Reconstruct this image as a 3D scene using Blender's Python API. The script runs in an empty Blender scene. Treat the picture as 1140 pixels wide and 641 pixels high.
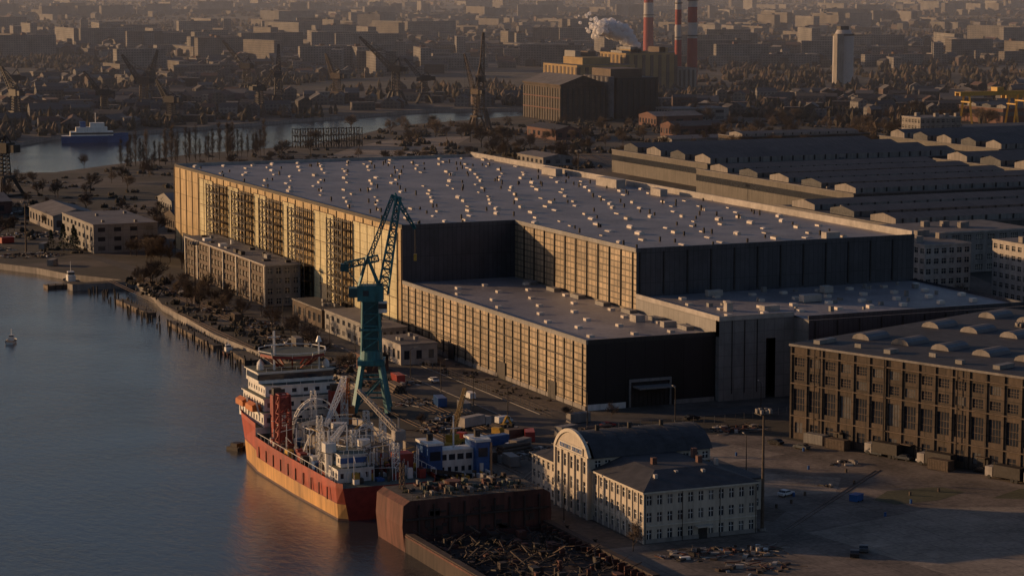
import bpy, math, random
from mathutils import Vector, noise
R=random.Random(7)
WZ=-2.5
C=bpy.context.scene.collection

# ------------------------------------------------------------------ materials
MATS={}
def nodes(name):
    m=bpy.data.materials.new(name); m.use_nodes=True
    nt=m.node_tree; b=nt.nodes['Principled BSDF']
    MATS[name]=m
    return m,nt,b
def N(nt,t,**k):
    n=nt.nodes.new(t)
    for a,v in k.items():
        if a in n.inputs.keys(): n.inputs[a].default_value=v
        else: setattr(n,a,v)
    return n
def L(nt,a,b): nt.links.new(a,b)
def mathn(nt,op,a,b=None,c=None):
    n=nt.nodes.new('ShaderNodeMath'); n.operation=op
    for i,x in enumerate((a,b,c)):
        if x is None: continue
        if isinstance(x,(int,float)): n.inputs[i].default_value=x
        else: nt.links.new(x,n.inputs[i])
    return n.outputs[0]
def mixc(nt,f,a,b,mode='MIX'):
    n=nt.nodes.new('ShaderNodeMix'); n.data_type='RGBA'; n.blend_type=mode
    for s,x in ((n.inputs[0],f),(n.inputs[6],a),(n.inputs[7],b)):
        if isinstance(x,(int,float)): s.default_value=x
        elif isinstance(x,tuple): s.default_value=(*x[:3],1)
        else: nt.links.new(x,s)
    return n.outputs[2]
def ramp(nt,f,stops):
    n=nt.nodes.new('ShaderNodeValToRGB'); e=n.color_ramp.elements
    while len(e)<len(stops): e.new(.5)
    for x,(p,c) in zip(e,stops): x.position=p; x.color=(*c,1)
    nt.links.new(f,n.inputs[0]); return n.outputs[0]
def coords(nt): return nt.nodes.new('ShaderNodeTexCoord')
def noisef(nt,vec,scale,detail=4,rough=.6,dist=0):
    n=N(nt,'ShaderNodeTexNoise'); n.inputs['Scale'].default_value=scale; n.inputs['Detail'].default_value=detail
    n.inputs['Roughness'].default_value=rough; n.inputs['Distortion'].default_value=dist
    nt.links.new(vec,n.inputs['Vector']); return n.outputs['Fac']
def mat(name,col,rough=.7,metal=0.,var=.35,scale=.25,streak=False,bump=0.):
    m,nt,b=nodes(name); tc=coords(nt)
    v=tc.outputs['Object']
    if streak:
        mp=N(nt,'ShaderNodeMapping'); mp.inputs['Scale'].default_value=(1,1,.12); L(nt,v,mp.inputs[0]); v2=mp.outputs[0]
    else: v2=v
    f=noisef(nt,v2,scale*2,6,.65)
    f2=noisef(nt,v,scale*.23,3)
    f=mathn(nt,'ADD',mathn(nt,'MULTIPLY',f,.6),mathn(nt,'MULTIPLY',f2,.4))
    lo=tuple(c*(1-var) for c in col); hi=tuple(min(1,c*(1+var)) for c in col)
    L(nt,ramp(nt,f,[(.36,lo),(.64,hi)]),b.inputs['Base Color'])
    b.inputs['Roughness'].default_value=rough; b.inputs['Metallic'].default_value=metal
    if bump:
        bn=N(nt,'ShaderNodeBump'); bn.inputs['Strength'].default_value=bump; L(nt,f,bn.inputs['Height']); L(nt,bn.outputs[0],b.inputs['Normal'])
    return m
def panelmat(name,col,col2,mortar,bw,bh,rough=.5,metal=0.,ms=.02,var=.25,spec=.5,off=0.,lo=(.35,.65),big=.05):
    """cladding / slabs: panels bw x bh metres in UV space"""
    m,nt,b=nodes(name); tc=coords(nt)
    br=nt.nodes.new('ShaderNodeTexBrick'); br.offset=off; br.squash=1
    L(nt,tc.outputs['UV'],br.inputs['Vector'])
    br.inputs['Scale'].default_value=1; br.inputs['Brick Width'].default_value=bw; br.inputs['Row Height'].default_value=bh
    br.inputs['Mortar Size'].default_value=ms*bw; br.inputs['Mortar Smooth'].default_value=.2
    br.inputs['Color1'].default_value=(*col,1); br.inputs['Color2'].default_value=(*col2,1); br.inputs['Mortar'].default_value=(*mortar,1)
    f=noisef(nt,tc.outputs['Object'],big,6,.68,.4)
    mp=N(nt,'ShaderNodeMapping'); mp.inputs['Scale'].default_value=(1,1,.25); L(nt,tc.outputs['Object'],mp.inputs[0])
    f2=noisef(nt,mp.outputs[0],.9,5,.65)
    f=mathn(nt,'ADD',mathn(nt,'MULTIPLY',f,.6),mathn(nt,'MULTIPLY',f2,.4))
    g=ramp(nt,f,[(lo[0],(1-var,)*3),(lo[1],(1+var*.3,)*3)])
    L(nt,mixc(nt,1.,br.outputs['Color'],g,'MULTIPLY'),b.inputs['Base Color'])
    b.inputs['Roughness'].default_value=rough; b.inputs['Metallic'].default_value=metal
    b.inputs['Specular IOR Level'].default_value=spec
    return m
def ground_mat():
    m,nt,b=nodes('ground'); tc=coords(nt); v=tc.outputs['Object']
    a=noisef(nt,v,.012,8,.62,.6); c=noisef(nt,v,.11,8,.7,.3); d=noisef(nt,v,.8,4,.7)
    base=ramp(nt,c,[(.3,(.055,.045,.037)),(.45,(.105,.084,.068)),(.58,(.15,.122,.10)),(.72,(.25,.205,.17))])
    veg=ramp(nt,c,[(.3,(.026,.023,.017)),(.7,(.075,.061,.042))])
    k=ramp(nt,a,[(.42,(0,0,0)),(.52,(1,1,1))])
    x=mixc(nt,k,base,veg)
    x=mixc(nt,mathn(nt,'MULTIPLY',d,.5),x,(.032,.028,.024))
    L(nt,x,b.inputs['Base Color']); b.inputs['Roughness'].default_value=.92
    bn=N(nt,'ShaderNodeBump'); bn.inputs['Strength'].default_value=.4; bn.inputs['Distance'].default_value=.4; L(nt,c,bn.inputs['Height']); L(nt,bn.outputs[0],b.inputs['Normal'])
ground_mat()
def water_mat():
    m,nt,b=nodes('water'); tc=coords(nt); v=tc.outputs['Object']
    mp=N(nt,'ShaderNodeMapping'); mp.inputs['Rotation'].default_value=(0,0,.45); mp.inputs['Scale'].default_value=(1,.5,1); L(nt,v,mp.inputs[0])
    f=noisef(nt,mp.outputs[0],.5,6,.66,.4); f2=noisef(nt,mp.outputs[0],.035,3,.5); f3=noisef(nt,mp.outputs[0],1.9,4,.65)
    cal=noisef(nt,v,.012,4,.55,1.2)
    h=mathn(nt,'ADD',mathn(nt,'ADD',f,mathn(nt,'MULTIPLY',f2,1.)),mathn(nt,'MULTIPLY',f3,.35))
    bn=N(nt,'ShaderNodeBump'); bn.inputs['Distance'].default_value=.5; L(nt,h,bn.inputs['Height']); L(nt,bn.outputs[0],b.inputs['Normal'])
    L(nt,mathn(nt,'MULTIPLY_ADD',cal,.5,.04),bn.inputs['Strength'])
    b.inputs['Base Color'].default_value=(.03,.036,.044,1); b.inputs['Roughness'].default_value=.07; b.inputs['IOR'].default_value=1.4
water_mat()
def city_mat():
    m,nt,b=nodes('city_wall'); tc=coords(nt)
    at=N(nt,'ShaderNodeAttribute'); at.attribute_name='Col'
    sp=N(nt,'ShaderNodeSeparateXYZ'); L(nt,tc.outputs['UV'],sp.inputs[0])
    fu=mathn(nt,'FRACT',mathn(nt,'DIVIDE',sp.outputs[0],3.4)); fv=mathn(nt,'FRACT',mathn(nt,'DIVIDE',sp.outputs[1],3.0))
    wu=mathn(nt,'LESS_THAN',mathn(nt,'ABSOLUTE',mathn(nt,'SUBTRACT',fu,.5)),.27)
    wv=mathn(nt,'LESS_THAN',mathn(nt,'ABSOLUTE',mathn(nt,'SUBTRACT',fv,.5)),.26)
    w=mathn(nt,'MULTIPLY',mathn(nt,'MULTIPLY',wu,wv),.6)
    x=mixc(nt,w,at.outputs['Color'],(.03,.03,.035))
    n_=noisef(nt,tc.outputs['Object'],.06,4,.7)
    x=mixc(nt,1.,x,ramp(nt,n_,[(.35,(.55,.55,.55)),(.65,(1.1,1.1,1.1))]),'MULTIPLY')
    L(nt,x,b.inputs['Base Color']); b.inputs['Roughness'].default_value=.8
city_mat()
def city_roof():
    m,nt,b=nodes('city_roof'); at=N(nt,'ShaderNodeAttribute'); at.attribute_name='Col'
    L(nt,at.outputs['Color'],b.inputs['Base Color']); b.inputs['Roughness'].default_value=.85
city_roof()
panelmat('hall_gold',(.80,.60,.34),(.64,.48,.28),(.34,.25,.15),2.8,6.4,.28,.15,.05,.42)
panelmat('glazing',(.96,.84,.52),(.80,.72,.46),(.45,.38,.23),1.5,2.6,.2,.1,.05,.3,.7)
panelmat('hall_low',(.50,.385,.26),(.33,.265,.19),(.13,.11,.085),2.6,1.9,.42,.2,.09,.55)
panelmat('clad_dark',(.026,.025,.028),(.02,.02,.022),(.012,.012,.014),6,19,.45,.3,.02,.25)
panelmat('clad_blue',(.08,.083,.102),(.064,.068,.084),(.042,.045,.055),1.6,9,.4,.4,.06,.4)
panelmat('clad_grey',(.25,.235,.22),(.21,.198,.185),(.12,.115,.11),3.2,3.2,.6,.0,.02,.35)
panelmat('hall_roof',(.285,.265,.27),(.245,.23,.235),(.19,.18,.187),11,27,.5,0,.012,.5)
panelmat('corrug',(.11,.098,.092),(.08,.072,.067),(.05,.043,.04),1.0,30,.6,.2,.08,.45)
panelmat('brick_brown',(.12,.084,.06),(.082,.06,.044),(.045,.036,.028),6,3,.85,0,.025,.65)
panelmat('apron',(.225,.18,.145),(.175,.142,.116),(.09,.073,.06),6.2,6.2,.85,0,.012,.6,.4,0.,(.4,.62),.05)
panelmat('apron_pale',(.33,.27,.215),(.28,.23,.18),(.15,.12,.095),6.2,6.2,.85,0,.012,.5,.4,0.,(.4,.62),.05)
mat('cream',(.45,.39,.315),.8,0,.28,.4,True); mat('cream_trim',(.52,.465,.38),.8,0,.2,.5)
mat('concrete',(.23,.207,.187),.85,0,.35,.3,True); mat('concrete_lt',(.37,.335,.30),.85,0,.28,.2)
mat('tar',(.04,.038,.041),.7,0,.5,.2); mat('roof_grey',(.135,.124,.122),.75,0,.35,.1)
mat('asphalt',(.06,.054,.05),.85,0,.45,.12)
mat('paint_white',(.68,.66,.62),.45,0,.25,.3,True)
mat('glass',(.03,.035,.045),.12,0,.2,.4); mat('glass_lt',(.12,.12,.12),.2,0,.3,.4)
mat('steel_dark',(.04,.034,.031),.6,.3,.4,.8); mat('steel_brown',(.10,.07,.05),.75,.1,.45,.6)
mat('teal',(.03,.15,.17),.5,.1,.45,.5,True); mat('teal_dk',(.02,.085,.10),.5,.1,.35,.5)
mat('hull_orange',(.31,.055,.028),.5,0,.42,.2,True); mat('hull_reflection',(.50,.27,.09),.45,0,.45,.25,True)  # lower hull band: yellow reflected light painted into the colour
mat('hull_red',(.22,.028,.02),.55,0,.35,.3); mat('boot',(.06,.02,.018),.6,0,.4,.3)
mat('rust',(.10,.038,.028),.85,.0,.65,.25,True,.3); mat('rust_dark',(.043,.028,.023),.85,0,.6,.4,True,.3)
mat('deck_green',(.09,.10,.08),.8,0,.45,.5); mat('deck_brown',(.09,.073,.055),.85,0,.6,.5)
mat('blue_paint',(.025,.095,.27),.4,0,.3,.5); mat('red_paint',(.36,.045,.035),.45,0,.2,.5)
mat('yellow_paint',(.48,.28,.04),.5,0,.25,.5); mat('orange_paint',(.44,.14,.03),.5,0,.2,.5)
mat('chim_red',(.27,.045,.04),.75,0,.2,.05); mat('chim_white',(.42,.39,.38),.75,0,.15,.05)
mat('ochre',(.30,.20,.08),.8,0,.25,.05); mat('brick_red',(.13,.065,.05),.85,0,.3,.3)
mat('bark',(.065,.048,.037),.9,0,.35,.6); mat('twig',(.09,.063,.045),.9,0,.4,.4); mat('bush',(.052,.042,.029),.95,0,.5,.3,False,.8)
mat('evergreen',(.03,.04,.022),.9,0,.5,.8); mat('grass',(.065,.063,.032),.95,0,.5,.5,False,.5)
mat('soil',(.105,.08,.06),.95,0,.55,.3,False,.6); mat('rubber',(.02,.02,.02),.8,0,.2,1)
mat('car_white',(.65,.65,.65),.3,0,.05,1); mat('car_grey',(.12,.13,.14),.3,.4,.1,1); mat('car_black',(.02,.02,.022),.3,.2,.1,1)
mat('skylight',(.60,.53,.46),.35,0,.35,.02); mat('rail',(.18,.13,.10),.4,.7,.3,.4)
mat('steam',(.92,.91,.92),1.,0,.05,.1)

# ------------------------------------------------------------------ mesh builder
class M:
    def __init__(s): s.v=[];s.f=[];s.m=[];s.uv=[];s.c=[];s.T=None
    def P(s,p):
        if s.T: 
            ox,oy,oz,ca,sa=s.T; return (ox+p[0]*ca-p[1]*sa, oy+p[0]*sa+p[1]*ca, oz+p[2])
        return tuple(p)
    def at(s,x=0,y=0,z=0,rot=0): s.T=(x,y,z,math.cos(rot),math.sin(rot)); return s
    def poly(s,ps,mt,uv=None,c=(1,1,1)):
        i=len(s.v); s.v+=[s.P(p) for p in ps]; s.f.append(list(range(i,i+len(ps)))); s.m.append(mt); s.c.append(c)
        if uv is None:
            a,b,d=Vector(ps[0]),Vector(ps[1]),Vector(ps[-1])
            n=(b-a).cross(d-a)
            if abs(n.z)>.7*max(n.length,1e-9): uv=[(p[0],p[1]) for p in ps]
            elif abs(n.x)>abs(n.y): uv=[(p[1],p[2]) for p in ps]
            else: uv=[(p[0],p[2]) for p in ps]
        s.uv.append(uv)
    def box(s,x0,y0,z0,x1,y1,z1,mt,top=None,c=(1,1,1),ct=None,bottom=True):
        if x1<x0:x0,x1=x1,x0
        if y1<y0:y0,y1=y1,y0
        q=s.poly
        q([(x0,y0,z0),(x1,y0,z0),(x1,y0,z1),(x0,y0,z1)],mt,c=c)
        q([(x1,y0,z0),(x1,y1,z0),(x1,y1,z1),(x1,y0,z1)],mt,c=c)
        q([(x1,y1,z0),(x0,y1,z0),(x0,y1,z1),(x1,y1,z1)],mt,c=c)
        q([(x0,y1,z0),(x0,y0,z0),(x0,y0,z1),(x0,y1,z1)],mt,c=c)
        q([(x0,y0,z1),(x1,y0,z1),(x1,y1,z1),(x0,y1,z1)],top or mt,c=ct or c)
        if bottom: q([(x0,y1,z0),(x1,y1,z0),(x1,y0,z0),(x0,y0,z0)],mt,c=c)
    def gable(s,x0,y0,z0,x1,y1,z1,zr,mt,rt,axis='x',c=(1,1,1),ct=(1,1,1)):
        q=s.poly
        if axis=='x':
            ym=(y0+y1)/2
            q([(x0,y0,z0),(x1,y0,z0),(x1,y0,z1),(x0,y0,z1)],mt,c=c); q([(x1,y1,z0),(x0,y1,z0),(x0,y1,z1),(x1,y1,z1)],mt,c=c)
            q([(x0,y1,z0),(x0,y0,z0),(x0,y0,z1),(x0,ym,zr),(x0,y1,z1)],mt,c=c); q([(x1,y0,z0),(x1,y1,z0),(x1,y1,z1),(x1,ym,zr),(x1,y0,z1)],mt,c=c)
            q([(x0,y0,z1),(x1,y0,z1),(x1,ym,zr),(x0,ym,zr)],rt,c=ct); q([(x1,y1,z1),(x0,y1,z1),(x0,ym,zr),(x1,ym,zr)],rt,c=ct)
        else:
            xm=(x0+x1)/2
            q([(x0,y1,z0),(x0,y0,z0),(x0,y0,z1),(x0,y1,z1)],mt,c=c); q([(x1,y0,z0),(x1,y1,z0),(x1,y1,z1),(x1,y0,z1)],mt,c=c)
            q([(x0,y0,z0),(x1,y0,z0),(x1,y0,z1),(xm,y0,zr),(x0,y0,z1)],mt,c=c); q([(x1,y1,z0),(x0,y1,z0),(x0,y1,z1),(xm,y1,zr),(x1,y1,z1)],mt,c=c)
            q([(x0,y0,z1),(xm,y0,zr),(xm,y1,zr),(x0,y1,z1)],rt,c=ct); q([(xm,y0,zr),(x1,y0,z1),(x1,y1,z1),(xm,y1,zr)],rt,c=ct)
    def beam(s,p,q,w,mt,n=4,w2=None,c=(1,1,1),cap=True):
        p,q=Vector(p),Vector(q); d=q-p
        if d.length<1e-6: return
        d.normalize(); a=d.orthogonal() if abs(d.z)>.95 else d.cross(Vector((0,0,1))); a.normalize(); b=d.cross(a)
        w2=w if w2 is None else w2
        A=[];B=[]
        for k in range(n):
            t=2*math.pi*(k+.5)/n; o=a*math.cos(t)+b*math.sin(t)
            A.append(tuple(p+o*w*.7)); B.append(tuple(q+o*w2*.7))
        for k in range(n):
            j=(k+1)%n; s.poly([A[k],A[j],B[j],B[k]],mt,c=c)
        if cap and n>3: s.poly(A[::-1],mt,c=c); s.poly(B,mt,c=c)
    def cyl(s,x,y,z0,z1,r0,mt,r1=None,n=20,top=None,c=(1,1,1)):
        r1=r0 if r1 is None else r1
        A=[(x+r0*math.cos(2*math.pi*k/n),y+r0*math.sin(2*math.pi*k/n),z0) for k in range(n)]
        B=[(x+r1*math.cos(2*math.pi*k/n),y+r1*math.sin(2*math.pi*k/n),z1) for k in range(n)]
        for k in range(n):
            j=(k+1)%n; s.poly([A[k],A[j],B[j],B[k]],mt,[(k*r0*.3,z0),(k*r0*.3+r0*.3,z0),(k*r0*.3+r0*.3,z1),(k*r0*.3,z1)],c)
        s.poly(B,top or mt,c=c); s.poly(A[::-1],mt,c=c)
    def lattice(s,p,q,w0,w1,nseg,mt,t=.25,diag=True):
        """square lattice boom from p to q"""
        p,q=Vector(p),Vector(q); d=(q-p).normalized(); a=d.cross(Vector((0,0,1)))
        if a.length<.05: a=Vector((1,0,0))
        a.normalize(); b=d.cross(a).normalized()
        def ring(f):
            w=(w0+(w1-w0)*f)/2; c=p.lerp(q,f); return [c+a*w+b*w,c-a*w+b*w,c-a*w-b*w,c+a*w-b*w]
        prev=ring(0)
        for i in range(1,nseg+1):
            cur=ring(i/nseg)
            for k in range(4):
                s.beam(prev[k],cur[k],t,mt,cap=False); s.beam(cur[k],cur[(k+1)%4],t*.7,mt,cap=False)
                if diag: s.beam(prev[k],cur[(k+1)%4],t*.6,mt,cap=False)
            prev=cur
    def facade(s,p0,p1,z0,z1,nb,ns,ww,wh,wall,gl,fr=None,depth=.25,sill=.5,skip=None):
        """wall from p0 to p1 (outside on the right hand), nb bays, ns storeys, real openings"""
        p0,p1=Vector((*p0,0)),Vector((*p1,0)); Ln=(p1-p0).length; d=(p1-p0)/Ln; n=Vector((d.y,-d.x,0))
        bw=Ln/nb; sh=(z1-z0)/ns
        def Q(u,z,o=0): 
            v=p0+d*u-n*o; return (v.x,v.y,z)
        def quad(u0,u1,za,zb,o,mt):
            if u1-u0<1e-4 or zb-za<1e-4: return
            s.poly([Q(u0,za,o),Q(u1,za,o),Q(u1,zb,o),Q(u0,zb,o)],mt,[(u0,za),(u1,za),(u1,zb),(u0,zb)])
        for j in range(ns):
            za=z0+j*sh; zb=za+sh; hh=sh*wh; w0=za+(sh-hh)*sill; w1=w0+hh
            quad(0,Ln,za,w0,0,wall); quad(0,Ln,w1,zb,0,wall)
            for i in range(nb):
                u0=i*bw; u1=u0+bw; a=u0+bw*(1-ww)/2; b=u1-bw*(1-ww)/2
                quad(u0,a,w0,w1,0,wall); quad(b,u1,w0,w1,0,wall)
                if skip and skip(i,j): quad(a,b,w0,w1,0,wall); continue
                g=gl if R.random()<.8 else 'glass_lt'
                quad(a,b,w0,w1,depth,g)
                s.poly([Q(a,w0),Q(b,w0),Q(b,w0,depth),Q(a,w0,depth)],wall); s.poly([Q(a,w1,depth),Q(b,w1,depth),Q(b,w1),Q(a,w1)],wall)
                s.poly([Q(a,w0),Q(a,w0,depth),Q(a,w1,depth),Q(a,w1)],wall); s.poly([Q(b,w0,depth),Q(b,w0),Q(b,w1),Q(b,w1,depth)],wall)
                if fr:
                    t=.07; o=depth-.05; m_=(a+b)/2; zm=w0+(w1-w0)*.6
                    quad(m_-t,m_+t,w0,w1,o,fr); quad(a,b,zm-t,zm+t,o-.01,fr); quad(a,a+t,w0,w1,o-.02,fr); quad(b-t,b,w0,w1,o-.02,fr)
                    if b-a>2.5:
                        for q_ in (.25,.75): quad(a+(b-a)*q_-t,a+(b-a)*q_+t,w0,w1,o-.03,fr)
                        zq=w0+(w1-w0)*.3; quad(a,b,zq-t,zq+t,o-.04,fr)
    def obj(s,name,parent=None,smooth=False):
        me=bpy.data.meshes.new(name); me.from_pydata(s.v,[],s.f)
        names=list(dict.fromkeys(s.m)); idx={n:i for i,n in enumerate(names)}
        for n in names: me.materials.append(MATS[n])
        me.polygons.foreach_set('material_index',[idx[m] for m in s.m])
        uvl=me.uv_layers.new(name='UVMap'); flat=[x for u in s.uv for p in u for x in p]; uvl.data.foreach_set('uv',flat)
        if any(c!=(1,1,1) for c in s.c):
            ca=me.color_attributes.new('Col','FLOAT_COLOR','CORNER'); fl=[]
            for f,c in zip(s.f,s.c): fl+= [c[0],c[1],c[2],1.]*len(f)
            ca.data.foreach_set('color',fl)
        if smooth: me.polygons.foreach_set('use_smooth',[True]*len(me.polygons))
        me.update()
        o=bpy.data.objects.new(name,me); C.objects.link(o)
        if parent: o.parent=parent
        return o
def empty(name):
    o=bpy.data.objects.new(name,None); C.objects.link(o); return o
def inst(o_or_me,name,x,y,z=0,rot=0,sc=1):
    o=bpy.data.objects.new(name,o_or_me); C.objects.link(o); o.location=(x,y,z); o.rotation_euler=(0,0,rot)
    o.scale=(sc,sc,sc) if not isinstance(sc,tuple) else sc; return o

CX,CY=-279.9,-591.5
def from_cam(X,Y): return CX+X*.9167+Y*.3996, CY-X*.3996+Y*.9167

# ------------------------------------------------------------------ ground & water
LOWB=[(-60,800),(14,842),(45,834),(110,894),(157,938),(261,990),(324,1072),(384,1157),(524,1234),(562,1285)]
LAND=[(-65,-900),(-65,-80),(-61,-78),(-61,45),(-43,62),(-42,104),(-50,118),(-53,176),(-49,255),(-42,300),(-42,320),(-66,321),(-67,325),(-45,327),(-52,340),(-60,353),(-67,378),(-80,404),(-150,440),(-20000,700),
 (-20000,850)]+LOWB+[(575,1335),(489,1350),(339,1262),(223,1192),(116,1145),(76,1085),(40,985),(-60,950),(-20000,1500),
 (-20000,45000),(60000,45000),(60000,-900)]
NEARBANK=[(-500,300)]+[(x-5,y+5) for x,y in LOWB]+[(700,1120),(700,300)]
def inpoly(x,y,P):
    c=False; j=len(P)-1
    for i in range(len(P)):
        xi,yi=P[i]; xj,yj=P[j]
        if (yi>y)!=(yj>y) and x<(xj-xi)*(y-yi)/(yj-yi)+xi: c=not c
        j=i
    return c
g=M(); g.poly([(x,y,0) for x,y in LAND],'ground')
g.obj('ground')
q=M()
for i in range(len(LAND)-4):
    a,b=LAND[i],LAND[i+1]
    q.poly([(a[0],a[1],-7),(b[0],b[1],-7),(b[0],b[1],-.02),(a[0],a[1],-.02)],'concrete')
q.obj('quay_wall')
w=M(); w.poly([(-22000,-3000,WZ),(3000,-3000,WZ),(3000,2500,WZ),(-22000,2500,WZ)],'water'); w.obj('water')
w=M(); w.poly([(x,y,.6) for x,y in [(3300,4950),(4100,5350),(5200,6900),(5000,7300),(3800,5500)]],'water'); w.obj('bay_water')
h=M(); n=60
for i in range(n):
    for j in range(6):
        def hp(i,j):
            x=-14000+i*700; y=15500+j*900; z=(150*math.sin(j/6*math.pi))*(.6+.8*noise.noise((x*.00025,y*.0003,1))) - (5 if j in(0,6) else 0)
            return (*from_cam(x,y),z)
        h.poly([hp(i,j),hp(i+1,j),hp(i+1,j+1),hp(i,j+1)],'bush')
h.obj('hills',smooth=True)
def sheet(name,pts,mt,z): 
    m=M(); m.poly([(x,y,z) for x,y in pts],mt); return m.obj(name)
sheet('concrete_apron',[(-20,-20),(28,-52),(58,-134),(110,-270),(-64,-270),(-64,-146),(-26,-146),(-26,-60)],'apron',.02)
sheet('concrete_slab',[(-16,-100),(4,-92),(18,-104),(8,-118),(-10,-114)],'apron_pale',.028)
sheet('concrete_slab',[(-18,-150),(20,-140),(60,-155),(80,-210),(-10,-200)],'apron_pale',.028)
sheet('concrete_slab',[(-10,-60),(14,-58),(20,-74),(0,-78)],'apron_pale',.028)
sheet('quay_pavement',[(-64,-84),(-64,-146),(-56,-146),(-56,-86),(-26,-86),(-20,-20),(-12,0),(-30,5),(-56,-20),(-56,-78)],'soil',.024)
sheet('quay_road',[(-24,-10),(-14,-8),(-18,150),(-20,240),(-26,330),(-34,410),(-40,409),(-33,325),(-27,240),(-26,150)],'asphalt',.03)
sheet('front_road',[(-14,-8),(-24,-10),(-24,-20),(70,-22),(70,-12)],'asphalt',.035)
for i in range(3):
    k=M(); x0=-43+i*3.2-8*(i==0)
    for dx in (0,1.4): k.box(x0+dx,-70,.03,x0+dx+.12,330,.16,'rail')
    k.obj('crane_rail' if i==0 else 'railway_track')
for i in range(4):
    k=M()
    for dx in (0,1.5): k.beam((345+i*7+dx,720,.1),(460+i*7+dx,1080,.1),.15,'rail')
    k.obj('railway_track')
k=M()
for dx in (0,1.5): k.beam((-22+dx,-146,.07),(30+dx,-100,.07),.12,'rail'); k.beam((-60+dx,-86,.07),(-14+dx,-24,.07),.12,'rail')
k.obj('railway_track')
k=M(); k.box(-24.3,-8,0,-24,140,.14,'concrete'); k.box(-13.9,0,0,-13.6,140,.14,'concrete'); k.obj('kerb')
sheet('grass_patch',[(12,-128),(20,-121),(34,-122),(36,-129),(26,-134),(14,-134)],'grass',.032)
sheet('grass_patch',[(38,-137),(50,-131),(58,-137),(46,-142)],'grass',.032)
sheet('grass_patch',[(-24,-128),(-14,-122),(-12,-130),(-20,-138)],'soil',.032)
sheet('grass_verge',[(-12,5),(-2,5),(-2,138),(-13,138)],'soil',.02)
sheet('yard_paving',[(0,420),(140,414),(300,600),(280,760),(120,720),(-20,560)],'soil',.02)
sheet('pale_yard',[(240,830),(300,860),(390,1020),(350,1040),(280,960),(230,880)],'apron_pale',.02)
sheet('freight_yard',[(150,60),(220,60),(320,380),(320,740),(260,720),(145,420)],'soil',.024)

# ------------------------------------------------------------------ the big hall
hall=empty('shipbuilding_hall')
m=M()
H1,H2,H3=37.3,19.2,23.6
def wallx(m,x,y0,y1,z0,z1,mt,sgn=-1):
    p=[(x,y1,z0),(x,y0,z0),(x,y0,z1),(x,y1,z1)]; 
    if sgn>0: p=p[::-1]
    m.poly(p,mt,[(a[1],a[2]) for a in p])
def wally(m,y,x0,x1,z0,z1,mt,sgn=-1):
    p=[(x0,y,z0),(x1,y,z0),(x1,y,z1),(x0,y,z1)]
    if sgn>0: p=p[::-1]
    m.poly(p,mt,[(a[0],a[2]) for a in p])
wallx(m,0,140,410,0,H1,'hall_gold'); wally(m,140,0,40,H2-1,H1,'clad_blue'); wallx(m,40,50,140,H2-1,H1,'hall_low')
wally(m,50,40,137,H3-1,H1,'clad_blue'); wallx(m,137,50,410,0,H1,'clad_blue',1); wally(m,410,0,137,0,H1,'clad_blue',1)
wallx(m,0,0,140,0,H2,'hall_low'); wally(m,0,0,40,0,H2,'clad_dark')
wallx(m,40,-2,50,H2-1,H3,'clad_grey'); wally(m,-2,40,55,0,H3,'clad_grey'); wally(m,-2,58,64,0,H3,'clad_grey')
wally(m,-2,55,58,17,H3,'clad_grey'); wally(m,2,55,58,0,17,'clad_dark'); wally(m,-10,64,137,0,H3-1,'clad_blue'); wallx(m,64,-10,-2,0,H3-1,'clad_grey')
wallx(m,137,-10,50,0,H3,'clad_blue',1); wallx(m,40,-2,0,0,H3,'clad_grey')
m.obj('walls',hall)
m=M()
TW=((342,18),(308,17),(273,17),(238,18),(196,16))
gz=[(144,186),(206,227.5),(249,263),(283,298),(318,332),(353,372)]
for y0,y1 in gz:
    m.box(-.3,y0,3,-.05,y1,34.5,'glazing')
    y=y0
    while y<y1+.1: m.box(-.45,y-.1,2.6,-.31,y+.1,34.8,'steel_brown'); y+=(y1-y0)/max(1,round((y1-y0)/7))
    for z in (2.8,13,24,34.5): m.box(-.42,y0,z,-.305,y1,z+.25,'steel_brown')
m.obj('glazed_bays',hall)
m=M()
m.poly([(0,140,H1-.8),(40,140,H1-.8),(40,50,H1-.8),(137,50,H1-.8),(137,410,H1-.8),(0,410,H1-.8)],'hall_roof')
m.poly([(0,0,H2-.6),(40,0,H2-.6),(40,140,H2-.6),(0,140,H2-.6)],'hall_roof')
m.poly([(40,-2,H3-.6),(64,-2,H3-.6),(64,-10,H3-1.1),(137,-10,H3-1.1),(137,50,H3-.6),(40,50,H3-.6)],'hall_roof')
m.obj('roof',hall)
m=M(); t=.5
def par(x0,y0,x1,y1,z,h=.5,mt='clad_grey'): m.box(x0,y0,z-.9,x1,y1,z+h,mt)
par(-.1,139.9,t,410,H1,.3,'steel_dark'); par(t,139.9,40.4,140.4,H1,.3,'clad_blue'); par(39.9,50.4,40.4,139.9,H1,.3,'clad_grey'); par(39.9,49.9,137.1,50.4,H1,.3,'clad_blue')
par(136.4,50.4,137.1,410,H1,1.3,'concrete_lt'); par(t,409.6,136.4,410.1,H1,.4,'concrete_lt')
par(-.1,-.1,t,139.9,H2,.3,'clad_grey'); par(t,-.1,39.9,t,H2,.3,'steel_dark'); par(39.9,-2.1,40.4,49.9,H3,.4,'concrete_lt'); par(40.4,-2.1,63.9,-1.6,H3,.4,'concrete_lt'); par(63.9,-10.1,137.1,-9.6,H3,.3,'clad_blue')
m.obj('parapets',hall)
m=M()
for i in range(0,31): m.box(-.28,140.3+i*9,0,-.02,140.7+i*9,H1-1,'steel_brown')
for i in range(0,24): m.box(-.3,2+i*6,0,-.02,2.35+i*6,H2-1,'steel_dark')
m.box(-.25,0,0,-.03,140,1.2,'concrete'); m.box(-.25,140,0,-.03,410,1.6,'concrete')
for z in (6.2,13): m.box(-.22,.3,z,-.04,139.5,z+.25,'steel_dark')
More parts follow.
